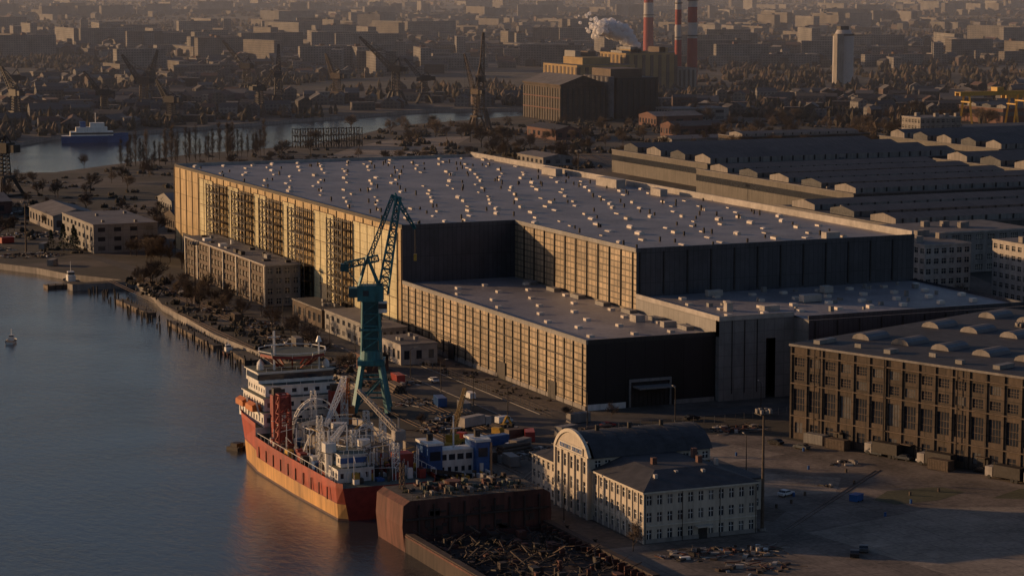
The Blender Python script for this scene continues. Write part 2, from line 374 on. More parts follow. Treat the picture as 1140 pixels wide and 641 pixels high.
for y,wd in ((22,5),(58,6),(97,5),(126,4)): m.box(-.4,y-wd/2,0,-.32,y+wd/2,5,'steel_dark')
for i in range(11): m.box(39.65,52+i*8,H2,39.98,52.4+i*8,H1-1,'steel_dark')
for i in range(12): m.box(41+i*8,49.7,H3,41.3+i*8,49.98,H1-.9,'steel_dark')
m.box(.2,-.3,0,12,-.02,1.6,'paint_white'); m.box(27,-.3,0,39.6,-.02,1.2,'concrete')
m.box(13,-.5,7,26,-.02,7.8,'clad_grey'); m.box(13,-.5,0,13.5,-.02,7,'clad_grey'); m.box(25.5,-.5,0,26,-.02,7,'clad_grey')
m.box(14,-5,5.6,25,-.5,6,'clad_grey')
for i in range(9): m.box(13.6+i*1.3,-.12,0,13.6+i*1.3+1.1,-.015,6.6,'steel_dark')
for x in (44,48,52): m.box(x,-2.25,2,x+.15,-2.02,H3-1,'steel_dark')
for i in range(10): m.box(66+i*7.2,-10.25,0,66.3+i*7.2,-10.02,H3-1.4,'steel_dark')
m.obj('ribs_and_doors',hall)
m=M()
for yc,wd in TW:
    x0,x1=-3.6,-.6
    ny=5; nz=12
    for x in (x0,x1):
        for i in range(ny): 
            y=yc-wd/2+wd*i/(ny-1); m.box(x-.2,y-.3,0,x+.2,y+.3,H1-3,'steel_dark')
        for j in range(nz):
            z=3+j*(H1-6.5)/(nz-1); m.box(x-.14,yc-wd/2,z-.2,x+.14,yc+wd/2,z+.2,'steel_dark')
    for j in range(nz):
        z=3+j*(H1-6.5)/(nz-1)
        if j%2==0: m.box(x0,yc-wd/2,z,x1,yc+wd/2,z+.12,'steel_brown')
        if j<nz-1:
            z2=3+(j+1)*(H1-6.5)/(nz-1)
            for i in range(ny-1):
                ya=yc-wd/2+wd*i/(ny-1); yb=ya+wd/(ny-1)
                if (i+j)%2: ya,yb=yb,ya
                m.beam((x0-.05,ya,z),(x0-.05,yb,z2),.2,'steel_dark',cap=False)
m.obj('bracing_towers',hall)
m=M()
for y in (165,215,256,290,325,362,392):
    m.box(-.65,y-5,0,-.5,y+5,9,'glass_lt'); m.box(-.75,y-5.3,9,-.35,y+5.3,9.5,'steel_dark')
m.obj('wall_doors',hall)
m=M()
for iy in range(23):
    for ix in range(12):
        x=7+ix*11+(5.5 if iy%2 else 0)+R.uniform(-1.6,1.6); y=60+iy*15.4+R.uniform(-3.5,3.5)
        if x>133 or (x<43 and y<145): continue
        if R.random()<.16: continue
        z=H1-.85; L_=R.choice((1.1,1.3,1.9)); hh=R.choice((.5,.8,1.1)); ly=R.choice((2.,2.6,3.4))
        m.gable(x,y,z,x+L_,y+ly,z+hh*.7,z+hh,'skylight','roof_grey' if R.random()<.6 else 'skylight','y')
for iy in range(8):
    for ix in range(3):
        x=6+ix*12+(4 if iy%2 else 0)+R.uniform(-1,1); y=8+iy*16+R.uniform(-2,2)
        m.box(x,y,H2-.65,x+1.6,y+1.9,H2+.1,'skylight')
for iy in range(4):
    for ix in range(8):
        x=46+ix*11.5+(4 if iy%2 else 0)+R.uniform(-1,1); y=3+iy*12
        m.box(x,y,H3-1.2,x+1.8,y+1.8,H3+.05,'skylight')
for x,y,wx,wy,hh in ((30,30,3,4,2),(33,18,4,2.5,1.6),(60,42,5,2,1.8),(50,12,2,2,2.5),(128,300,3,14,3),(126,240,4,18,3.4),(127,205,3,8,2.6),(110,58,5,3,2),(60,8,5,3,1.5),(80,20,6,3,2),(96,35,3,3,2)):
    z=H1-.85 if y>50 else (H2-.6 if x<40 else H3-.6); m.box(x,y,z,x+wx,y+wy,z+hh,'concrete_lt')
m.obj('roof_skylights',hall)
m=M()
for i in range(110):
    x=R.uniform(42,134); y=R.uniform(55,400); m.cyl(x,y,H1-.9,H1+R.uniform(.1,.9),.35,'steel_dark',n=8)
for i in range(40):
    x=R.uniform(3,38); y=R.uniform(145,400); m.cyl(x,y,H1-.9,H1+R.uniform(.1,.7),.35,'steel_dark',n=8)
for y in range(10,135,18): m.box(36,y,H2-.65,38.5,y+6,H2+.5,'clad_grey')
for i in range(26): 
    x=R.uniform(42,130); y=R.uniform(-6,46); s_=R.uniform(.5,1.6); m.box(x,y,H3-1.2,x+s_,y+s_,H3+R.uniform(-.2,.9),'clad_grey')
m.obj('roof_vents',hall)

# ------------------------------------------------------------------ quay office block in front of hall
ob=empty('office_block'); m=M()
X0,X1,Y0,Y1,Z=-17,-4,232,336,14.5
m.facade((X0,Y1),(X0,Y0),0,Z,26,4,.66,.62,'steel_brown','glass','cream_trim',.35); m.facade((X0,Y0),(X1,Y0),0,Z,4,4,.55,.55,'concrete','glass','cream_trim',.3)
wallx(m,X1,Y0,Y1,0,Z,'concrete',1); wally(m,Y1,X0,X1,0,Z,'concrete',1)
m.obj('walls',ob); m=M(); m.box(X0-.3,Y0-.3,Z,X1+.3,Y1+.3,Z+.5,'concrete_lt',top='roof_grey')
for i in range(7): m.box(X0-.6,Y0+i*17,0,X0-.05,Y0+i*17+.9,Z-.05,'cream_trim')
for i in range(14): 
    x=R.uniform(X0+1,X1-3); y=Y0+4+i*7.2; m.box(x,y,Z+.5,x+R.uniform(1,3),y+R.uniform(1,4),Z+R.uniform(1,2.4),R.choice(['clad_grey','paint_white','steel_dark']))
m.obj('roof',ob)
def shed(name,x0,y0,x1,y1,h,mt,rt,nb=6,ns=1,gab=0):
    e=empty(name); m=M(); m.facade((x0,y1),(x0,y0),0,h,nb,ns,.5,.45,mt,'glass',None,.15); m.facade((x0,y0),(x1,y0),0,h,max(2,int(nb*.6)),ns,.45,.45,mt,'glass',None,.15)
    wallx(m,x1,y0,y1,0,h,mt,1); wally(m,y1,x0,x1,0,h,mt,1); m.obj('walls',e)
    m=M()
    if gab: m.gable(x0-.4,y0-.4,h,x1+.4,y1+.4,h+.2,h+gab,mt,rt,'y' if (y1-y0)>(x1-x0) else 'x')
    else:
        m.box(x0-.2,y0-.2,h,x1+.2,y1+.2,h+.4,'concrete',top=rt)
        for _ in range(4): 
            x=R.uniform(x0+1,x1-2);y=R.uniform(y0+1,y1-2); m.box(x,y,h+.4,x+1.2,y+1.5,h+1.4,'clad_grey')
    m.obj('roof',e); return e
shed('site_office',-17,120,-6,168,7,'clad_grey','roof_grey',9,2)
shed('white_workshop',-19,92,-7,112,6,'concrete_lt','roof_grey',5,1)
shed('storage_shed',-16,174,-7,205,6,'brick_brown','tar',6,1)
shed('pump_house',-33,84,-26,93,4.5,'brick_red','tar',3,1,2)
shed('grey_depot',-34,417,-6,474,12,'clad_grey','roof_grey',8,3)
shed('warehouse',-30,510,-8,560,7,'concrete','roof_grey',8,1,3)
shed('warehouse',20,480,60,500,7,'brick_brown','tar',6,1,3)
shed('warehouse',-70,600,-30,640,6,'brick_red','roof_grey',6,1,3)
shed('warehouse',40,560,90,585,7,'clad_grey','roof_grey',6,1,3)
shed('depot_shed',400,740,440,760,6,'brick_brown','tar',6,1,2); shed('depot_shed',470,860,510,880,6,'concrete','roof_grey',6,1,2)
shed('depot_shed',430,960,450,1010,7,'brick_red','tar',6,1,3); shed('depot_shed',330,760,350,800,5,'concrete','roof_grey',6,1,2)
shed('depot_shed',520,950,560,975,8,'brick_red','tar',6,1,3)

# ------------------------------------------------------------------ historic shipyard office (barrel roof)
so=empty('shipyard_office_building')
def arch_pts(y0,y1,zs,rise,n=14):
    out=[]
    for i in range(n+1):
        f=i/n; t=(f-.5)*2; out.append((y0+(y1-y0)*f, zs+rise*math.sqrt(max(0,1-t*t*.86))-rise*math.sqrt(.14)))
    return out
m=M()
ax0,ax1,bx1=-55,-28,-20
ya,yb,yc,yd=-145,-120,-103,-87
H_=11
m.facade((ax0,yb),(ax0,ya),0,H_,9,3,.5,.55,'cream','glass','paint_white',.25); m.facade((ax0,ya),(ax1,ya),0,H_,11,3,.5,.55,'cream','glass','paint_white',.25)
wallx(m,ax1,ya,yb,0,H_,'cream',1)
m.facade((ax0,yd),(ax0,yc),0,9,6,3,.5,.55,'cream','glass','paint_white',.25); wally(m,yd,ax0,ax1,0,9,'cream',1); wallx(m,ax1,yc,yd,0,9,'cream',1)
zs=13.5; rise=7
m.facade((ax0-1.2,yc),(ax0-1.2,yb),0,zs,5,3,.5,.6,'cream','glass','paint_white',.25)
m.poly([(ax0-1.2,yc,zs),(ax0-1.2,yb,zs)]+[(ax0-1.2,y,z) for y,z in arch_pts(yb,yc,zs,rise)][1:-1],'cream')
wally(m,yb,ax0-1.2,ax0,0,zs,'cream'); wally(m,yc,ax0-1.2,ax0,0,zs,'cream',1)
m.facade((ax0,yb),(ax1+2,yb),H_,zs,12,1,.6,.6,'cream','glass','paint_white',.2); wallx(m,ax1+2,yb,yc,0,zs,'cream',1); wally(m,yc,ax0,ax1+2,0,zs,'cream',1)
m.poly(([(ax1+2,y,z) for y,z in arch_pts(yb,yc,zs,rise)]),'cream')
m.obj('walls',so)
m=M()
ap=arch_pts(yb-.5,yc+.5,zs+.15,rise)
for (y0,z0),(y1,z1) in zip(ap,ap[1:]): m.poly([(ax0+.0,y0,z0),(ax1+2.4,y0,z0),(ax1+2.4,y1,z1),(ax0,y1,z1)],'tar')
m.poly([(ax1+2.4,yb-.5,zs+.15)]+[(ax1+2.4,y,z) for y,z in ap[1:]],'cream')
for k in range(1,12): 
    x=ax0+k*2.6
    for (y0,z0),(y1,z1) in zip(ap,ap[1:]): m.beam((x,y0,z0+.0),(x,y1,z1+.0),.05,'tar',cap=False)
cp_=arch_pts(yb-.3,yc+.3,zs+.2,rise+.5)
for (y0,z0),(y1,z1) in zip(cp_,cp_[1:]): m.beam((ax0-1.1,y0,z0),(ax0-1.1,y1,z1),.8,'cream_trim')
z=H_+.1; zr=H_+2.6; e=.5
a=(ax0-e,ya-e,z);b=(ax1+e,ya-e,z);c=(ax1+e,yb,z);d=(ax0-e,yb,z); r0=(ax0+7,ya+9,zr); r1=(ax1-7,ya+9,zr); r2=(ax1-7,yb,zr); r3=(ax0+7,yb,zr)
m.poly([a,b,r1,r0],'tar'); m.poly([b,c,r2,r1],'tar'); m.poly([r0,r1,r2,r3],'tar'); m.poly([d,a,r0,r3],'tar')
m.box(ax0-e,ya-e,H_-.3,ax1+e,yb,H_+.08,'cream_trim')
z=9.1;zr=11.2
a=(ax0-e,yc,z);b=(ax1+e,yc,z);c=(ax1+e,yd+e,z);d=(ax0-e,yd+e,z); r0=(ax0+6,yc,zr); r1=(ax1-6,yc,zr); r2=(ax1-6,yd-7,zr); r3=(ax0+6,yd-7,zr)
m.poly([b,c,r2,r1],'tar'); m.poly([c,d,r3,r2],'tar'); m.poly([r0,r1,r2,r3],'tar'); m.poly([d,a,r0,r3],'tar'); m.box(ax0-e,yc,8.8,ax1+e,yd+e,9.08,'cream_trim')
for x in (-50,-42,-34): m.cyl(x,-111.5,zs+rise*.6,zs+rise*.6+1.6,.5,'steel_dark',n=10)
for x,y in ((-46,-131),(-36,-133),(-33,-125)): m.box(x,y,H_+1.5,x+1.1,y+1.1,H_+4,'brick_red')
for x,y in ((-50,-140),(-44,-138),(-38,-139),(-40,-128),(-30,-130)): m.box(x,y,H_+1,x+.7,y+.9,H_+2.4,'concrete_lt')
m.obj('roof',so)
m=M()
m.box(ax0-1.5,yb+2.4,zs+.3,ax0-1.25,yc-2.4,zs+1.9,'cream_trim')
for i in range(18):
    y=yc-2.9-i*.64
    if i==9: continue
    m.box(ax0-1.58,y,zs+.65,ax0-1.51,y-.38,zs+1.55,'blue_paint'); 
    if i%3: m.box(ax0-1.60,y-.1,zs+.85,ax0-1.585,y-.28,zs+1.35,'cream_trim')
for i in range(6): 
    y=yb+(yc-yb)*i/5; m.box(ax0-1.6,y-.3,0,ax0-1.22,y+.3,zs+.1,'cream_trim')
for i in range(10):
    y=ya+(yb-ya)*i/9; m.box(ax0-.25,y-.22,0,ax0-.02,y+.22,H_-.35,'cream_trim')
m.box(ax0-1.65,yb-.3,zs+.0,ax0-1.23,yc+.3,zs+.25,'cream_trim'); m.box(ax0-.2,ya,3.55,ax0-.03,yb,3.8,'cream_trim'); m.box(ax0,ya-.2,3.55,ax1,ya-.03,3.8,'cream_trim')
m.box(-43,ya-1.6,2.6,-39,ya-.1,2.9,'cream_trim'); m.box(-42,ya-.15,0,-40,ya-.04,2.4,'steel_dark')
for x in (-54.8,-46,-37,-28.3): m.beam((x,ya-.2,0),(x,ya-.2,H_-.4),.12,'steel_dark',cap=False)
m.box(ax0-.12,ya,0,ax0-.04,yb,.9,'concrete'); m.box(ax0,ya-.12,0,ax1,ya-.04,.9,'concrete')
m.obj('trim_and_sign',so)
m=M(); m.facade((ax1,yb-6),(bx1+4,yb-6),0,7,4,2,.5,.5,'cream','glass','paint_white',.2); wallx(m,bx1+4,yb-6,yc,0,7,'cream',1); wally(m,yc,ax1,bx1+4,0,7,'cream',1)
m.box(ax1,yb-6.3,7,bx1+4.3,yc,7.4,'tar')
m.obj('annex',so)

# ------------------------------------------------------------------ old brick hall at the right (rotated)
bh=empty('brick_assembly_hall'); m=M()
ang=math.radians(20.5); m.at(32,-56,0,ang)
LN=115; WD=95; HH=24
m.facade((0,0),(0,-LN),0,6,23,1,.5,.45,'brick_brown','glass','steel_brown',.3); 
m.facade((0,0),(0,-LN),6,14.5,23,1,.7,.66,'brick_brown','glass','steel_brown',.4)
m.facade((0,0),(0,-LN),14.5,HH-2,23,2,.62,.58,'brick_brown','glass','steel_brown',.3)
m.poly([(0,0,HH-2),(0,-LN,HH-2),(0,-LN,HH),(0,0,HH)],'brick_brown')
m.poly([(0,-LN,0),(WD,-LN,0),(WD,-LN,HH),(0,-LN,HH)],'brick_brown'); m.poly([(WD,0,0),(0,0,0),(0,0,HH),(WD,0,HH)],'brick_brown'); m.poly([(WD,-LN,0),(WD,0,0),(WD,0,HH),(WD,-LN,HH)],'brick_brown')
m.obj('walls',bh)
m=M().at(32,-56,0,ang)
m.box(-.6,-LN,HH,WD,.6,HH+.6,'concrete',top='tar')
for i in range(24): m.box(-.35,-i*5+.25,0,-.02,-i*5-.25,HH-.1,'brick_brown')
for z in (5.9,14.3,21.9): m.box(-.5,-LN,z,-.05,0,z+.3,'steel_brown')
for i in range(9):
    for j,x0 in enumerate((18,48,74)):
        y0=-5-i*12.5
        f=lambda t:(y0-3+2.8*math.cos(t),HH+.6+1.6*math.sin(t))
        for k in range(6):
            t0=math.pi*k/6; t1=math.pi*(k+1)/6
            (ya_,za_),(yb_,zb_)=f(t0),f(t1)
            m.poly([(x0,ya_,za_),(x0,yb_,zb_),(x0+9,yb_,zb_),(x0+9,ya_,za_)],'glass_lt' if k in(1,4) else 'roof_grey')
        m.poly([(x0,)+f(math.pi*k/6) for k in range(7)],'concrete'); m.poly([(x0+9,)+f(math.pi*k/6) for k in range(7)][::-1],'concrete')
for i in range(10): m.box(3+R.uniform(0,6),-i*11-4,HH+.6,5+R.uniform(0,6),-i*11-6,HH+1.6,'clad_grey')
m.obj('roof',bh)
m=M().at(32,-56,0,ang)
for i in range(5): 
    y=-8-i*22; m.beam((-.7,y,0),(-.7,y,HH),.2,'steel_dark',cap=False); m.box(-1.6,y-9,3.6,-.05,y-6,3.8,'steel_brown'); m.box(-.2,y-9,0,-.03,y-6,3.5,'steel_dark')
m.obj('pipes_and_doors',bh)

# ------------------------------------------------------------------ right background buildings
def slab(name,x0,y0,x1,y1,h,wall='concrete',nbx=6,nby=8,ns=5,roof='roof_grey',ww=.6,wh=.5):
    e=empty(name); m=M(); m.facade((x0,y1),(x0,y0),0,h,nby,ns,ww,wh,wall,'glass','cream_trim',.25); m.facade((x0,y0),(x1,y0),0,h,nbx,ns,ww,wh,wall,'glass','cream_trim',.25)
    wallx(m,x1,y0,y1,0,h,wall,1); wally(m,y1,x0,x1,0,h,wall,1); m.obj('walls',e)
    m=M(); m.box(x0-.2,y0-.2,h,x1+.2,y1+.2,h+.6,'concrete_lt',top=roof)
    for _ in range(4):
        x=R.uniform(x0,x1-3);y=R.uniform(y0,y1-3); m.box(x,y,h+.6,x+3,y+2.5,h+2.8,'concrete')
    m.obj('roof',e); return e
slab('concrete_office_building',212,158,232,205,19,'concrete_lt',6,12,5)
slab('concrete_office_building',236,120,262,150,21,'concrete_lt',7,8,6)
slab('office_tower',587,738,618,760,24,'concrete',8,6,6)
slab('workshop_block',222,215,300,250,16,'concrete',14,6,4)
def factory(name,x0,y0,x1,y1,h,nm,axis,wall='corrug',mon=4,rt='tar'):
    e=empty(name); m=M(); m.box(x0,y0,0,x1,y1,h,wall,top=rt)
    m.box(x0-.15,y0-.15,h*.55,x0-.02,y1,h*.8,'glass'); m.box(x0,y0-.15,h*.55,x1,y0-.03,h*.8,'glass_lt'); m.obj('walls',e)
    m=M(); m.box(x0-.4,y0-.4,h+.01,x1+.4,y0,h+.6,'roof_grey'); m.box(x0-.4,y0,h+.01,x0,y1,h+.6,'roof_grey')
    for i in range(nm):
        if axis=='x':
            ym=y0+(y1-y0)*(i+.5)/nm; wd=(y1-y0)/nm*.3
            m.gable(x0+5,ym-wd,h+.02,x1-5,ym+wd,h+mon*.6,h+mon,'glass_lt' if i%2 else 'concrete','corrug','x')
            xx=x0+8
            while xx<x1-8: m.box(xx,ym-wd-.25,h+.3,xx+.8,ym-wd-.02,h+mon*.6,'steel_dark'); xx+=7
        else:
            xm=x0+(x1-x0)*(i+.5)/nm; wd=(x1-x0)/nm*.36
            m.gable(xm-wd,y0+5,h+.02,xm+wd,y1-5,h+mon*.6,h+mon,'concrete','corrug','y')
    for _ in range(14):
        x=R.uniform(x0+3,x1-5); y=R.uniform(y0+3,y1-5); m.box(x,y,h+.01,x+R.uniform(.8,2.5),y+R.uniform(.8,2.5),h+R.uniform(.8,2.2),R.choice(['steel_dark','roof_grey','concrete']))
    m.obj('roof_monitors',e); return e
factory('steel_workshop',330,400,470,560,13,5,'x'); factory('steel_workshop',350,585,520,705,13,4,'x',mon=5)
factory('steel_workshop',480,400,640,560,14,5,'x',mon=5); factory('hull_workshop',545,590,760,720,15,5,'x',mon=5)
factory('machine_shop',270,270,420,370,13,3,'x',mon=4); factory('machine_shop',430,250,560,370,16,3,'x',mon=4)
factory('plate_store',200,300,235,380,9,2,'y',mon=2,wall='concrete')
factory('long_warehouse',640,800,880,850,10,1,'x',mon=3,wall='brick_red'); factory('long_warehouse',500,820,600,850,9,1,'x',mon=3,wall='brick_brown')
factory('long_warehouse',820,980,1050,1040,12,3,'x',mon=3,wall='brick_red')
def gantry(name,x0,x1,y,h,mt):
    m=M()
    for x in (x0,x1):
        for dy in (-9,9): m.beam((x,y+dy,0),(x,y+dy*.4,h-3),1.4,mt)
        m.box(x-1,y-11,0,x+1,y+11,2,mt); m.box(x-.9,y-6,h-8,x+.9,y+6,h-7,mt)
    for dy in (-3,3):
        m.box(x0-8,y+dy-.7,h-3,x1+8,y+dy+.7,h,mt)
    for i in range(9): 
        x=x0-8+(x1-x0+16)*i/8; m.box(x-.4,y-3,h-.6,x+.4,y+3,h-.2,mt)
    m.box((x0+x1)/2,y-4,h,(x0+x1)/2+6,y+4,h+3,mt); return m.obj(name)
gantry('gantry_crane',742,790,915,30,'yellow_paint'); gantry('gantry_crane',800,840,940,26,'yellow_paint')

def ribbed(m,x0,y0,x1,y1,h,mt,rib='steel_dark',st=5,top='tar'):
    m.box(x0,y0,0,x1,y1,h,mt,top=top)
    y=y0
    while y<y1: m.box(x0-.5,y,0,x0-.02,y+st*.4,h-2,rib); y+=st
    x=x0
    while x<x1: m.box(x,y0-.5,0,x+st*.4,y0-.02,h-2,rib); x+=st
m=M(); ribbed(m,521,1150,560,1222,28,'brick_brown'); m.gable(520,1149,28.05,561,1223,29,36,'brick_brown','roof_grey','y')
for z in (9,18): m.box(520.3,1149.3,z,521,1222,z+1,'brick_red')
m.obj('grain_elevator')
m=M(); ribbed(m,575,1160,612,1205,33,'clad_dark')
for i in range(6): m.cyl(570,1163+i*8,0,34,3.8,'roof_grey',n=14)
m.box(572,1165,33,600,1200,40,'steel_brown'); m.obj('boiler_house')
m=M(); ribbed(m,727,1560,790,1640,26,'ochre','steel_brown',9); ribbed(m,795,1590,850,1650,36,'ochre','steel_brown',9); m.box(740,1575,26,770,1620,33,'ochre'); ribbed(m,855,1600,880,1640,20,'concrete')
for k in range(12): 
    x=R.uniform(730,845); m.box(x,1600,25,x+R.uniform(3,9),1625,36+R.uniform(1,6),R.choice(['ochre','steel_brown','clad_grey']))
m.obj('power_station')
shed('pump_station',600,1110,650,1140,10,'clad_grey','roof_grey',6,2)
shed('substation',560,1060,600,1090,8,'brick_red','roof_grey',6,1,3)
def chimney(x,y,r,h,bands):
    m=M(); n=bands
    for i in range(n):
        z0=h*i/n; z1=h*(i+1)/n; f0=1-.25*i/n; f1=1-.25*(i+1)/n
        m.cyl(x,y,z0,z1,r*f0,'chim_red' if i%2==0 or i<n*.2 else 'chim_white',r*f1,n=20)
    for z in (h*.35,h*.6,h*.85): m.cyl(x,y,z,z+.8,r*1.12,'steel_dark',n=20)
    m.obj('striped_chimney')
chimney(1156,2257,7,170,9); chimney(885,1651,3.8,140,9); chimney(899,1646,5.6,145,9)
m=M(); m.cyl(1062,1616,0,50,11,'chim_white',n=28); m.cyl(1062,1616,50,52,11.6,'steel_dark',n=28); m.cyl(1062,1616,52,56,9,'chim_white',7,n=24); m.box(1056,1612,56,1066,1620,60,'steel_dark')
m.box(1048,1605,0,1056,1612,52,'concrete'); m.obj('storage_silo')
# steam plume rising from a vent and drifting left: billowing puffs
import bmesh
sr=random.Random(21)
def steam_plume(x,y,z,n=260):
    bm=bmesh.new()
    for i in range(n):
        f=sr.random()
        px=x-50*f**1.1+sr.gauss(0,1.5+5*f); py=y+sr.gauss(0,2+4*f); pz=z+30*f**.7+sr.gauss(0,1.2+3.4*f)+7*math.sin(f*6)*f
        r=sr.uniform(1.6,3.8)*(1+1.2*math.sin(f*3.1))*(1-.5*f)
        res=bmesh.ops.create_icosphere(bm,subdivisions=2,radius=r)
        for v in res['verts']:
            v.co*=1+.4*noise.noise(v.co*.45+Vector((i,0,0)))
            v.co+=Vector((px,py,pz))
    me=bpy.data.meshes.new('steam'); bm.to_mesh(me); bm.free(); me.materials.append(MATS['steam']); me.polygons.foreach_set('use_smooth',[True]*len(me.polygons))
    o=bpy.data.objects.new('steam_plume',me); C.objects.link(o)
b_=MATS['steam'].node_tree.nodes['Principled BSDF']; nt=MATS['steam'].node_tree
tr=N(nt,'ShaderNodeBsdfTranslucent'); tr.inputs[0].default_value=(.97,.96,.97,1); mx=N(nt,'ShaderNodeMixShader'); mx.inputs[0].default_value=.45
tp=N(nt,'ShaderNodeBsdfTransparent'); mx2=N(nt,'ShaderNodeMixShader'); mx2.inputs[0].default_value=.3
L(nt,b_.outputs[0],mx.inputs[1]); L(nt,tr.outputs[0],mx.inputs[2]); L(nt,mx.outputs[0],mx2.inputs[1]); L(nt,tp.outputs[0],mx2.inputs[2]); L(nt,mx2.outputs[0],nt.nodes['Material Output'].inputs[0])
steam_plume(842,1664,38)

# ------------------------------------------------------------------ cranes
def portal_crane(name,x,y,h,jib,az,mt,s=1.):
    m=M().at(x,y,0,az)
    g_=4.5*s; zt=h*.22
    for a in (-g_,g_):
        for b_ in (-g_,g_): m.beam((a,b_,0),(a*.45,b_*.45,zt),1.1*s,mt)
        m.box(a-.8,-g_-1,0,a+.8,g_+1,1.2,mt)
    m.box(-g_*.6,-g_*.6,zt-.6,g_*.6,g_*.6,zt+.8,mt)
    zc=h*.5
    m.lattice((0,0,zt+.5),(0,0,zc),3.4*s,2.8*s,6,mt,.35*s)
    m.box(-3.4*s,-2*s,zc,3*s,2*s,zc+3.2*s,mt); m.box(3*s,-1*s,zc-.4,4.6*s,1*s,zc+2*s,'glass')
    m.box(-6*s,-1.6*s,zc+.4,-3.4*s,1.6*s,zc+2.6*s,'steel_dark')
    top=(-1.5*s,0,zc+h*.2); tip=(jib,0,h)
    m.beam((-2.5*s,-1.3*s,zc+3*s),top,.4*s,mt); m.beam((-2.5*s,1.3*s,zc+3*s),top,.4*s,mt); m.beam((1.5*s,-1.3*s,zc+3*s),top,.4*s,mt); m.beam((1.5*s,1.3*s,zc+3*s),top,.4*s,mt)
    m.lattice((2.6*s,0,zc+2*s),tip,2.4*s,.8*s,10,mt,.28*s)
    m.beam(top,tip,.16*s,mt); m.beam(top,(jib*.5,0,(h+zc)/2+2),.16*s,mt); m.beam(tip,(jib+.05,0,h*.55),.1*s,'steel_dark'); m.box(jib-.5,-.5,h*.55-1.2,jib+.6,.5,h*.55,'steel_dark')
    return m.obj(name)
portal_crane('harbour_crane',-14,696,46,14,2.2,'steel_dark',1.7); portal_crane('harbour_crane',253,1407,48,18,2.6,'steel_brown',1.7)
portal_crane('harbour_crane',369,1399,55,14,1.2,'steel_dark',1.7); portal_crane('harbour_crane',448,1472,44,12,2.2,'steel_brown',1.6)
portal_crane('harbour_crane',481,1410,60,34,2.4,'steel_dark',1.7); portal_crane('harbour_crane',424,1082,72,12,1.0,'steel_brown',1.5); portal_crane('harbour_crane',405,1045,58,12,2.,'steel_brown',1.2)
portal_crane('harbour_crane',330,1330,40,20,.4,'steel_dark',1.5); portal_crane('harbour_crane',200,1330,38,16,2.7,'steel_dark',1.5)
for (x,y,h_,j,a_) in ((120,1290,44,20,1.9),(160,1480,50,24,2.9),(300,1560,46,18,.9),(410,1620,52,26,2.3),(60,1380,40,16,.7),(520,1440,40,18,2.8),(230,1240,34,14,2.2)): portal_crane('harbour_crane',x,y,h_,j,a_,'steel_dark',1.6)

# the teal dock crane
DCX,DCY,DCA=-55,20,math.radians(-23)
dc=empty('dock_crane'); m=M().at(DCX,DCY,0,DCA)
for a in (-4.6,4.6):
    for b_ in (-4.6,4.6):
        m.beam((a,b_,0.9),(a*.55,b_*.55,14),1.3,'teal',w2=1.1); m.box(a-.6,b_-1.6,0,a+.6,b_+1.6,1,'steel_dark')
    m.box(a-.5,-4.6,1,a+.5,4.6,1.9,'teal')
for k,zz in ((.84,5),(.68,10)):
    for sgn in (-1,1):
        m.beam((-4.6*k,sgn*4.6*k,zz),(4.6*k,sgn*4.6*k,zz),.45,'teal'); m.beam((sgn*4.6*k,-4.6*k,zz),(sgn*4.6*k,4.6*k,zz),.45,'teal')
for sgn in (-1,1):
    m.beam((-4.2,sgn*4.2,2),(3.1,sgn*3.1,10),.4,'teal'); m.beam((sgn*4.2,-4.2,2),(sgn*3.1,3.1,10),.4,'teal')
m.box(-3.7,-3.7,13.6,3.7,3.7,15,'teal'); m.cyl(0,0,15,17.5,3.2,'teal',3.0)
m.obj('portal',dc)
m=M().at(DCX,DCY,0,DCA)
m.lattice((0,0,17.5),(0,0,31),5.0,4.4,4,'teal',.55); m.box(-1.9,-1.9,17.5,1.9,1.9,31,'teal_dk')
m.box(-2.8,-2.8,23,2.8,2.8,23.6,'teal'); 
for k in range(6): m.beam((2.7,-2.7+k*.9,18+k*2),(2.7,-1.8+k*.9,20+k*2),.2,'teal_dk')
m.obj('slewing_column',dc)
m=M().at(DCX,DCY,0,DCA)
m.box(-3.6,-2.6,31,3.4,2.6,35.2,'teal',top='teal_dk'); m.box(2.2,-3.6,28,4.4,-1.2,31,'paint_white'); m.box(2.1,-3.75,29.2,4.5,-3.62,30.6,'glass'); m.box(-2,-2.75,32.5,-.5,-2.62,34,'glass')
m.box(-6,-2,32,-3.6,2,34.5,'teal_dk')
for k in range(9): m.beam((-3.6+k*.87,-2.7,35.2),(-3.6+k*.87,-2.7,36.3),.08,'teal_dk',cap=False)
m.beam((-3.6,-2.7,36.3),(3.4,-2.7,36.3),.08,'teal_dk',cap=False)
for sg in (-1.6,1.6):
    m.beam((-3.2,sg,35),(-1,sg*.6,43),.6,'teal'); m.beam((2.2,sg,35),(-1,sg*.6,43),.6,'teal')
m.lattice((-7,0,40.5),(2,0,42.5),1.6,1.6,5,'teal',.32); m.box(-8.2,-1.2,39,-6,1.2,41,'teal_dk')
m.beam((-7,0,40),(-3.2,0,35),.3,'teal')
m.obj('machinery_house',dc)
m=M().at(DCX,DCY,0,DCA)
m.lattice((3.2,0,33),(7.6,0,59),2.8,1.2,12,'teal',.42)
m.lattice((-.2,0,43),(6.2,0,59.5),1.1,.9,8,'teal',.32)
m.lattice((6.2,0,59.8),(12,0,50.5),1.2,.6,5,'teal',.28)
m.beam((7.6,0,59),(12,0,50.5),.25,'teal'); m.beam((-1,0,43),(6.2,0,59.6),.14,'steel_dark')
for dy in (-.2,.2): m.beam((12,dy,50.5),(12,dy,43.5),.09,'steel_dark')
m.box(11.6,-.5,41.8,12.4,.5,43.6,'yellow_paint')
m.obj('jib',dc)

